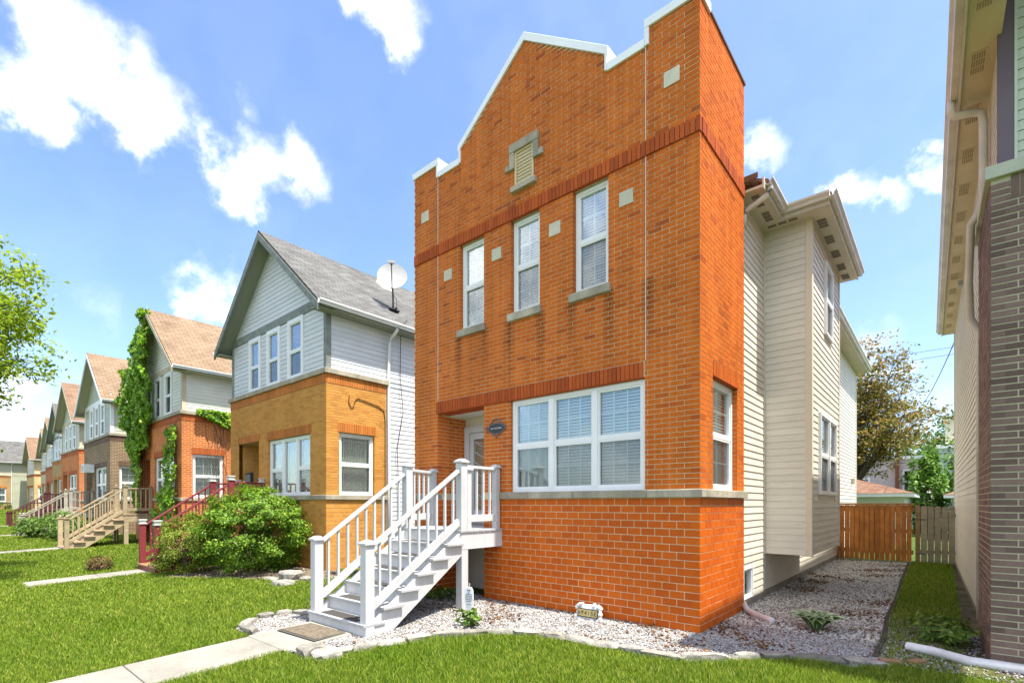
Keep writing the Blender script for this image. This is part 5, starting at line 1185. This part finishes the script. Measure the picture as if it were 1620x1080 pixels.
def grass():
    M = leaf_mat('grass_blade', [(0, (.06, .135, .008)), (.3, (.15, .25, .012)), (.7, (.25, .355, .018)), (.92, (.36, .41, .045)), (1, (.46, .41, .13))], .35, .6)
    r = np.random.default_rng(81); c = .4; VV = []; FF = []; RR = []; base = 0
    gx, gy = np.meshgrid(np.arange(-78, 7, c), np.arange(-9.5, 11.4, c)); gx = gx.ravel(); gy = gy.ravel()
    dx, dy = gx - EYE[0], gy - EYE[1]; d = dx * CF[0] + dy * CF[1]; l = dx * CR[0] + dy * CR[1]; ok = d > 3.2
    px = np.where(ok, 810 + FOC * l / np.maximum(d, .1), -9999); py = 796 + FOC * 1.75 / np.maximum(d, .1); ok &= (px > -170) & (px < 1800) & (py < 1260)
    gx, gy, d = gx[ok], gy[ok], d[ok]; n = np.minimum(10500, 10500 * (5.2 / d) ** 1.75) * c * c; n = np.floor(n + r.random(len(n))).astype(int)
    x = np.repeat(gx, n) + r.uniform(0, c, n.sum()); y = np.repeat(gy, n) + r.uniform(0, c, n.sum()); dd = np.repeat(d, n)
    edge = .05 * np.sin(x * 7) + .04 * np.sin(y * 9 + x * 3)
    k = ~inside(BED, x, y + edge * .5) & ~inside(BED, x, y + .07) & ~inside(MULCH, x, y + edge)
    for q_, (a, b, c0, d0) in enumerate(PATHS): k &= ~((x > a + .01 + edge * .4) & (x < b - .01 + edge * .4) & (y < d0) & (y > d0 - (6.2 if q_ == 0 else 2.3)))
    for hx, hy in HOUSES: k &= ~((x > hx - 6) & (x < hx) & (y > hy - .02))
    k &= ~((y > -.35) & (x > -5.8) & (x < 1.7)); k &= ~((x > 2.55) & (y > .62)); 
    wk = (x > 1.7) & (y > -.0); k &= ~(wk & (r.random(len(x)) > np.clip(.12 + .12 * y, .2, .85))); k &= ~((x < 1.7) & (x > -9.2) & (y > .5)); k &= ~((x < -9.2) & (y > 3.0)); k &= ~((x > 2.75) & (y > .3))
    # thinner, drier turf in patches
    pt = np.sin(x * 1.3 + 2 * np.sin(y * .9)) * np.sin(y * 1.7 + np.sin(x)) ; k &= r.random(len(x)) < np.clip(1.0 - .28 * (pt > .5), 0, 1)
    x, y, dd, pt = x[k], y[k], dd[k], pt[k]; n = len(x)
    h = r.uniform(.03, .072, n) * (1 + .15 * pt); w = .0026 * np.maximum(1, dd / 5.0) ** 1.15 * r.uniform(.8, 1.3, n); h *= np.minimum(1.35, 1 + .02 * dd)
    a = r.uniform(0, 6.283, n); ln = r.uniform(.1, .75, n) * h; la = r.uniform(0, 6.283, n); z = gza(y, x) + .002
    bx, by = np.cos(a) * w, np.sin(a) * w; lx, ly = np.cos(la) * ln, np.sin(la) * ln
    V = np.stack([np.stack([x - bx, y - by, z], -1), np.stack([x + bx, y + by, z], -1), np.stack([x + lx * .35 + bx * .8, y + ly * .35 + by * .8, z + h * .62], -1), np.stack([x + lx * .35 - bx * .8, y + ly * .35 - by * .8, z + h * .62], -1), np.stack([x + lx, y + ly, z + h], -1)], 1).reshape(-1, 3)
    i5 = np.arange(n)[:, None] * 5; F = np.stack([np.concatenate([i5, i5 + 1, i5 + 2], 1), np.concatenate([i5, i5 + 2, i5 + 3], 1), np.concatenate([i5 + 3, i5 + 2, i5 + 4], 1)], 1).reshape(-1, 3)
    pt2 = np.sin(x * .55 + 1.3 * np.sin(y * .7 + 2)) * np.sin(y * .8 - .6 * np.sin(x * .9)) + .6 * np.sin(x * 3.1 + y * 1.3) * np.sin(y * 4.1 - x * .7)
    rn = np.clip(.08 + r.random(n) * .78 + .11 * pt + .17 * pt2, 0, .999)
    o = np_mesh('grass', V, F, M, None, np.repeat(rn, 3)); stuff(o); tag(o, 'mown green lawn grass in front of the houses', 'grass'); print('grass blades', n)
grass()

# ------------------------------------------------------------------ stones, rocks and small things
def rock_mesh(sx, sy, sz, seed, flat=.5):
    bm = bmesh.new(); bmesh.ops.create_icosphere(bm, subdivisions=2, radius=1); r = random.Random(seed)
    ph = [r.uniform(0, 6) for _ in range(6)]
    for v in bm.verts:
        c = v.co; k = 1 + .16 * math.sin(c.x * 3 + ph[0]) + .13 * math.sin(c.y * 4 + ph[1]) + .10 * math.sin(c.z * 5 + ph[2]) + r.uniform(-.06, .06)
        q = [math.copysign(abs(t) ** .55, t) for t in c]; v.co = Vector((q[0] * sx * k, q[1] * sy * k, q[2] * sz * (.8 + .2 * k)))
    me = bpy.data.meshes.new('rock'); bm.to_mesh(me); bm.free(); me.attributes.new('rnd', 'FLOAT', 'FACE'); return me
M_ROCK = pm('grey_stone', [(.19, .175, .15), (.33, .31, .275), (.26, .235, .20)], .9, .2, n1=(9, .65, 1.2), n2=(45, .75, 1.2), bump=(35, .6, .01))
def border(name, label, pts, seed):
    T = thing(name, label, 'stone border', (pts[0][0], pts[0][1], gz(pts[0][1]))); r = random.Random(seed); i = 0
    for a, b in zip(pts, pts[1:]):
        A, B = Vector(a), Vector(b); L = (B - A).length; k = max(1, round(L / .36)); 
        for j in range(k):
            p = A.lerp(B, (j + .5) / k); ln = L / k * r.uniform(.46, .50); an = math.atan2((B - A).y, (B - A).x) + r.uniform(-.08, .08)
            me = rock_mesh(ln, r.uniform(.06, .085), r.uniform(.05, .066), seed * 100 + i); i += 1
            obj('stone', me, M_ROCK, T, (p.x - pts[0][0], p.y - pts[0][1], gz(p.y) + .034 - gz(pts[0][1])), 0, (r.uniform(-.06, .06), r.uniform(-.06, .06), an))
border('stone_border', 'low grey stone border between white gravel and front lawn', BR, 91)
border('stone_border', 'short curved grey stone border left of the white stairs', [(-4.80, -3.46), (-5.28, -3.44), (-5.62, -3.10), (-5.56, -2.55), (-5.05, -2.45)], 92)
for i, (x, y, s, lab) in enumerate(((-8.62, -1.15, .26, 'rounded tan rock at the right end of the mulch bed'), (-8.28, -.95, .17, 'small grey rock beside the rounded tan rock'), (-9.05, -1.35, .13, 'small flat rock in the mulch near the round bush'), (-3.36, -3.42, .145, 'large pale rock where the path meets the right gravel border'), (-3.08, -3.36, .165, 'flat grey rock beside the large pale rock at the path'), (-8.1, -1.5, .20, 'flat sandy slab of rock on the lawn edge near the yellow house'))):
    tag(obj('rock', rock_mesh(s * 1.2, s * .9, s * (.7 if i in (0, 3) else .4), 200 + i), M_ROCK, None, (x, y, gz(y) + s * .22)), lab, 'rock')
def text_mesh(txt, size, depth):
    cu = bpy.data.curves.new('lettering', 'FONT'); cu.body = txt; cu.size = size; cu.extrude = depth; cu.align_x = 'CENTER'; cu.align_y = 'CENTER'
    o = bpy.data.objects.new('lettering', cu); COL.objects.link(o); dg = bpy.context.evaluated_depsgraph_get(); me = bpy.data.meshes.new_from_object(o.evaluated_get(dg)); bpy.data.objects.remove(o); bpy.data.curves.remove(cu); return me
def small_things():
    # door mat
    T = thing('doormat', 'speckled tan doormat with dark edge on the concrete at the white stairs', 'mat', (-4.15, -2.98, gz(-2.98) + .046), R_(3))
    b = MB(); b.box(-.46, .46, -.25, .25, 0, .009); b.build('rubber_edge', pm('mat_rubber', [(.06, .055, .05), (.08, .075, .07)], .8, .2), T, .004)
    b = MB(); b.box(-.42, .42, -.215, .215, .0091, .016); b.build('pile', pm('mat_pile', [(.16, .13, .095), (.19, .155, .11)], .95, .1, n1=(20, .6, 1.3), n2=(120, .55, 1.4), bump=(200, .9, .006)), T)
    # yard sign
    T = thing('yard_sign', 'white shield shaped yard sign on a stake in the gravel', 'sign', (-2.72, -1.42, gz(-1.42)), R_(12))
    wm = pm('sign_white', [(.74, .75, .76), (.78, .79, .80)], .4, .4)
    b = MB(); b.prism([(0, .17), (.055, .26), (.078, .38), (.072, .50), (.045, .545), (-.045, .545), (-.072, .50), (-.078, .38), (-.055, .26)], -.006, .006, lambda p, q, t: (p, t, q)); P = b.build('shield', wm, T, .003)
    b = MB(); b.box(-.008, .008, .007, .019, -.06, .60); b.build('stake', pm('galvanised', [(.5, .5, .5), (.55, .55, .55)], .4, .5, metal=.5), T)
    ink = pm('sign_ink', [(.12, .13, .16), (.14, .15, .18)], .6, .2)
    for k, (w, z, h) in enumerate(((.05, .49, .02), (.10, .44, .010), (.11, .415, .010), (.11, .39, .010), (.10, .365, .010), (.08, .34, .010), (.07, .30, .008))):
        b = MB(); b.box(-w / 2, w / 2, -.0085, -.0062, z, z + h); b.build('print', ink, P)
    b = MB(); b.box(-.012, .012, -.0085, -.0062, .455, .478); b.build('print', pm('sign_blue', [(.06, .30, .55), (.08, .33, .6)], .5, .3), P)
    # address block
    T = thing('address_stone', 'white stone block with gold house number tiles against the brick base', 'house number', (-1.50, -.20, 0.0), R_(0))
    me = rock_mesh(.205, .06, .115, 301); wst = pm('white_cast_stone', [(.70, .69, .66), (.76, .75, .72)], .85, .2, n1=(14, .8, 1.1), n2=(60, .8, 1.12), bump=(50, .7, .01))
    obj('block', me, wst, T, (0, .02, .11), 0, (R_(-10), 0, 0))
    for k in range(34):
        a = 2 * math.pi * k / 34; ca, sa = math.cos(a), math.sin(a); ex = .195 * math.copysign(abs(ca) ** .35, ca); ez = .105 * math.copysign(abs(sa) ** .35, sa)
        if k % 2 == 0: obj('rim_lump', rock_mesh(.028, .03, .022, 310 + k), wst, T, (ex, -.03 + ez * .17, .12 + ez), 0, (0, a, 0))
    pl = MB(); pl.box(-.165, .165, -.008, .008, -.06, .06); p = pl.build('number_plate', M_METAL, T, loc=(0, -.058, .118)); p.rotation_euler = (R_(-10), 0, 0)
    gold = pm('gold_tile', [(.46, .36, .13), (.52, .41, .16)], .4, .5, metal=.2)
    for k, ch in enumerate('6941SE'):
        x = -.134 + k * .0535; tb = MB(); tb.box(x - .0245, x + .0245, -.012, -.0082, -.046, .046); tb.build('tile', gold, p)
        o = obj('numeral', text_mesh(ch, .088, .0015), M_METAL, p, (x, -.0138, .0), 0, (R_(90), 0, 0))
    # oval plaque
    T = thing('oval_plaque', 'black oval cast address plaque on the brick beside the front door', 'plaque', (-3.475, -.006, 2.965))
    cast = pm('cast_black', [(.022, .024, .028), (.03, .032, .036)], .45, .5); rim = pm('cast_grey', [(.10, .10, .11), (.13, .13, .14)], .45, .5)
    ov = lambda a, c: [(a * math.cos(t * math.pi / 16), c * math.sin(t * math.pi / 16)) for t in range(32)]
    b = MB(); b.prism(ov(.19, .095), -.014, 0, lambda p, q, t: (p, t, q)); P = b.build('plate', rim, T); b = MB(); b.prism(ov(.175, .081), -.018, -.0141, lambda p, q, t: (p, t, q)); b.build('face', cast, P)
    b = MB()
    for s in (-1, 1):
        b.tube([(s * .16, -.01, .055), (s * .13, -.012, .10), (s * .09, -.012, .115), (s * .07, -.012, .145), (s * .02, -.012, .165), (0, -.012, .14)], .009, 6); b.tube([(s * .10, -.01, -.08), (s * .05, -.012, -.115), (s * .02, -.012, -.135), (0, -.012, -.165)], .009, 6); b.tube([(s * .18, -.01, .03), (s * .215, -.012, .05), (s * .225, -.012, .0), (s * .205, -.012, -.04)], .008, 6)
    b.build('scroll', rim, T)
    obj('lettering', text_mesh('6941 S EASTEND', .034, .001), pm('plaque_white', [(.7, .7, .7), (.75, .75, .75)], .5, .3), P, (0, -.0195, 0), 0, (R_(90), 0, 0))
    # pipes
    wp = pm('pipe_white', [(.62, .62, .62), (.66, .66, .66)], .5, .3, n1=(4, .8, 1.1))
    def pipe(name, label, pts, rad, ribs=True):
        b = MB(); pts = [Vector(p) for p in pts]; out = []; rr = []; n = 60
        seg = [(pts[i + 1] - pts[i]).length for i in range(len(pts) - 1)]; tot = sum(seg)
        for k in range(n + 1):
            s = tot * k / n; i = 0
            while i < len(seg) - 1 and s > seg[i]: s -= seg[i]; i += 1
            out.append(pts[i].lerp(pts[i + 1], s / seg[i])); rr.append(rad * (1 + (.05 if ribs and k % 2 else 0)))
        b.smooth = True; b.tube(out, rr, 14); tag(b.build(name, wp, None, fix=False), label, 'pipe')
    pipe('drain_pipe', 'short white drain pipe at the corner of the brick base', [(-.02, 1.93, .12), (.10, 1.70, .065), (.28, 1.48, .055), (.56, 1.22, .055)], .045)
    pipe('drain_pipe', 'long white drain pipe lying on weeds by the brown brick house', [(2.04, .84, .06), (2.25, .76, .065), (2.55, .56, .06), (3.3, .54, .06)], .052, False)
    b = MB(); pts = [(1.79, .22), (1.80, 1.2), (1.74, 2.6), (1.74, 4.5), (1.68, 7.5), (1.64, 11.3)]
    for p, q in zip(pts, pts[1:]): b.bar((p[0], p[1], .02), (q[0], q[1], .02), .05, .05)
    tag(b.build('landscape_edging', pm('dark_edging', [(.05, .045, .04), (.08, .07, .06)], .9, .1, n1=(6, .7, 1.4)), None), 'dark landscape edging strip along the side yard gravel', 'edging')
    bm = brick_mat('old_brick', [(0, (.30, .17, .09)), (1, (.38, .24, .14))])
    for i, (x, y, a, lab) in enumerate(((1.93, .14, .5, 'old tan brick lying at the end of the edging strip'), (2.14, .30, 1.1, 'old tan brick half sunk among weeds near the drain pipe'))):
        b = MB(); b.box(-.10, .10, -.045, .045, -.02, .045); o = b.build('loose_brick', bm, None, .006, (x, y, .01)); o.rotation_euler = (.05, .04, a); tag(o, lab, 'brick')
    # satellite dish
    x, y = -9.62, 2.35; T = thing('satellite_dish', 'round satellite dish on the grey shingled roof', 'satellite dish', (x, y, 7.15)); dm = pm('dish_grey', [(.38, .38, .37), (.42, .42, .41)], .4, .4, n1=(6, .9, 1.05))
    b = MB(); b.box(-.12, .12, -.16, .16, .03, .06); b.box(-.18, .18, -.03, .03, .0601, .08); b.build('foot', M_METAL, T)
    b = MB(); b.smooth = True; b.tube([(0, 0, .05), (.0, 0, .35), (.03, -.03, .55), (.08, -.08, .72)], .025, 8); b.build('mast', M_METAL, T)
    n = 24; ax = Vector((.74, -.62, .22)).normalized(); sx = ax.cross(Vector((0, 0, 1))).normalized(); sy = sx.cross(ax).normalized(); c = Vector((.10, -.10, .98)); b = MB(); b.smooth = True
    rings = []
    for k in range(7):
        rad = .40 * k / 6; rings.append([c + (sx * math.cos(t * 2 * math.pi / n) * rad * 1.05 + sy * math.sin(t * 2 * math.pi / n) * rad) + ax * (.35 * rad * rad - .055) for t in range(n)])
    for off in (0, -.012):
        for k in range(6):
            for t in range(n): b.quad([rings[k][t] + ax * off, rings[k][(t + 1) % n] + ax * off, rings[k + 1][(t + 1) % n] + ax * off, rings[k + 1][t] + ax * off])
    b.build('reflector', dm, T, fix=False)
    e = c + ax * .42 + sy * .12; b = MB(); b.bar(c - sy * .40 - ax * .02, e, .025, .035); b.build('feed_arm', M_METAL, T)
    b = MB(); b.bar(e - sx * .10, e + sx * .10, .07, .07); b.bar(e, e - ax * .10, .06, .08); b.build('receiver', dm, T)
    b = MB(); b.tube([(.02, 0, .5), (.10, .05, .35), (.05, .10, .2), (.0, .05, .08), (-.05, .3, .0)], .008, 5); b.build('cable', M_METAL, T)
    # wires on the yellow house
    b = MB(); X = -9.08; b.tube([(X, .62, 4.42), (X, .60, 4.25), (X, .66, 4.12), (X, .74, 4.14), (X, .78, 4.3), (X, .86, 4.38), (X, 1.5, 4.26), (X, 1.66, 4.16), (X, 1.70, 3.9), (X, 1.70, .4)], .011, 6); tag(b.build('conduit', pm('rusty_conduit', [(.10, .05, .02), (.13, .06, .025)], .7, .2), None), 'thin hooked brown conduit on the yellow brick side wall', 'conduit')
    b = MB(); X = -9.09; b.tube([(X + .24, 2.25, 6.72), (X, 2.22, 6.5), (X, 2.2, 5.2), (X, 2.3, 4.2), (X, 2.1, 3.2), (X, 2.15, 2.0), (X, 2.15, .3)], .010, 5); tag(b.build('black_cable', M_METAL, None), 'black cable hanging down the white siding below the dish', 'cable')
    T = thing('mailbox', 'dark wall mailbox in the doorway of the yellow brick house', 'mailbox', (-13.35, -.03, 2.25)); b = MB(); b.box(-.17, .17, -.10, 0, 0, .30); b.build('box', M_METAL, T, .01); b = MB(); b.prism([(-.12, .30), (0, .30), (0, .36)], -.18, .18, lambda p, q, t: (t, p, q)); b.build('lid', M_METAL, T)
    T = thing('air_conditioner', 'white window air conditioner box on the brown brick house front', 'air conditioner', (HOUSES[2][0] - 3.55, HOUSES[2][1] - .02, 3.25)); b = MB(); b.box(-.36, .36, -.42, 0, 0, .42); P = b.build('case', M_VINYL, T, .01)
    for k in range(6): b = MB(); b.box(-.3, .3, -.428, -.4201, .06 + k * .055, .085 + k * .055); b.build('louver', M_METAL, P)
small_things()

# ------------------------------------------------------------------ beyond the gate
def beyond():
    wt = siding_mat('garage_siding', (.58, .60, .52)); RF = shingle_mat('brown_garage_shingle', (.20, .105, .065), (.24, .135, .09)); TW = M_VINYL
    def hip(name, label, x0, x1, y0, y1, ze, zr, ov=.35):
        T = thing(name, label, 'garage', ((x0 + x1) / 2, y0, 0)); ox, oy = (x0 + x1) / 2, y0; b = MB()
        b.box(x0 - ox, x1 - ox, 0, y1 - oy, 0, ze); b.build('wall', wt, T)
        b = MB(); b.box(x0 - ox - ov, x1 - ox + ov, -ov, y1 - oy + ov, ze - .02, ze + .13); b.build('fascia', TW, T)
        a0, a1, c0, c1 = x0 - ox - ov - .03, x1 - ox + ov + .03, -ov - .03, y1 - oy + ov + .03; m = (c0 + c1) / 2; k = (c1 - c0) / 2; b = MB()
        r0, r1 = (a0 + k, m, zr), (a1 - k, m, zr)
        if a1 - a0 < 2 * k: r0 = r1 = ((a0 + a1) / 2, m, zr)
        z = ze + .131
        for q in ([(a0, c0, z), (a1, c0, z), r1, r0], [(a1, c0, z), (a1, c1, z), r1], [(a1, c1, z), (a0, c1, z), r0, r1], [(a0, c1, z), (a0, c0, z), r0]):
            b.quad(q, 0, [(p[0] + p[1] * .5, p[2] * 2) for p in q])
        b.build('roof', RF, T, fix=False)
    hip('garage', 'low garage with brown hip roof behind the orange gate', -5.2, 1.15, 20, 25.6, 1.98, 3.1)
    hip('garage', 'small garage with brown roof behind the grey picket fence', 2.75, 7.5, 24, 29, 1.95, 3.0)
    def block(name, label, x0, x1, y0, y1, h, m, wins, trim=TW, cornice=.3, cat='house', chim=None):
        T = thing(name, label, cat, ((x0 + x1) / 2, y0, 0)); ox = (x0 + x1) / 2; fr = Fr((x0 - ox, 0), (1, 0), (0, -1)); b = MB()
        wall_holes(b, fr, 0, x1 - x0, -.2, h, wins, .1); b.box(x0 - ox, x1 - ox, .6, y1 - y0, -.2, h - .01); b.quad([(x0 - ox, 0, 0), (x0 - ox, .7, 0), (x0 - ox, .7, h), (x0 - ox, 0, h)]); b.quad([(x1 - ox, 0, 0), (x1 - ox, .7, 0), (x1 - ox, .7, h), (x1 - ox, 0, h)]); b.build('wall', m, T, fix=False)
        b = MB(); b.box(x0 - ox - .15, x1 - ox + .15, -.15, y1 - y0, h, h + cornice); b.build('cornice', trim, T)
        for w in wins: window(fr, *w, T, .02, 1, grid=(2, 2), blind=None, fw=.10, room=.3, detail=False)
        if chim: b = MB(); b.box(chim - ox - .35, chim - ox + .35, 1, 1.7, h, h + 2.2); b.box(chim - ox - .45, chim - ox + .45, .9, 1.8, h + 2.2, h + 2.35); b.build('chimney', M_PALE, T)
        return T
    block('pink_house', 'pale pink two-storey house far behind the copper tree', -9, 1.0, 56, 66, 6.0, siding_mat('pink_siding', (.56, .44, .44)), [(2.2, 3.4, 3.2, 5.2), (4.6, 5.8, 3.2, 5.2), (8.4, 9.3, 2.6, 5.0)])
    b = MB(); b.box(-1.15, -.85, 55.7, 55.99, 0, 6); tag(b.build('brick_pilaster', pm('dark_red_brick', [(.2, .07, .05), (.24, .09, .06)], .9, .1), None), 'dark red brick pilaster on the pale pink house', 'pilaster')
    block('pale_green_house', 'pale green flat-roofed house with chimney at the far right', 2.15, 9, 47, 56, 6.1, siding_mat('mint_siding', (.42, .50, .45)), [(.9, 2.0, 3.2, 5.0), (2.3, 3.4, 3.2, 5.0)], chim=2.9)
    block('shed', 'low grey flat-roofed shed in front of the pink house', -4, .9, 38, 43, 2.25, siding_mat('grey_shed', (.42, .42, .42)), [], cornice=.14, cat='shed')
    # wires
    wire = pm('wire_black', [(.03, .03, .03), (.04, .04, .04)], .6, .2)
    def w(label, a, b_, sag=.3, r=.014):
        b = MB(); A, B = Vector(a), Vector(b_); pts = [A.lerp(B, t / 12) - Vector((0, 0, sag * 4 * (t / 12) * (1 - t / 12))) for t in range(13)]; b.tube(pts, r, 4); tag(b.build('power_line', wire, None, fix=False), label, 'power line')
    w('lowest power line crossing behind the gate', (-16, 31, 4.1), (16, 31, 4.6)); w('power line just above the lowest one behind the gate', (-16, 31.4, 4.6), (16, 31.4, 5.0)); w('power line crossing in front of the copper tree', (-16, 31, 6.4), (16, 30, 6.9), r=.012)
    w('upper of two faint high power lines by the right house', (-16, 40, 12.6), (18, 40, 12.8), .2, .016); w('lower of two faint high power lines by the right house', (-16, 40, 12.1), (18, 40, 12.3), .2, .016)
    w('slanting service wire rising to the brown brick house', (1.3, 32, 7.3), (2.62, 12.2, 6.2), .25, .012)
beyond()
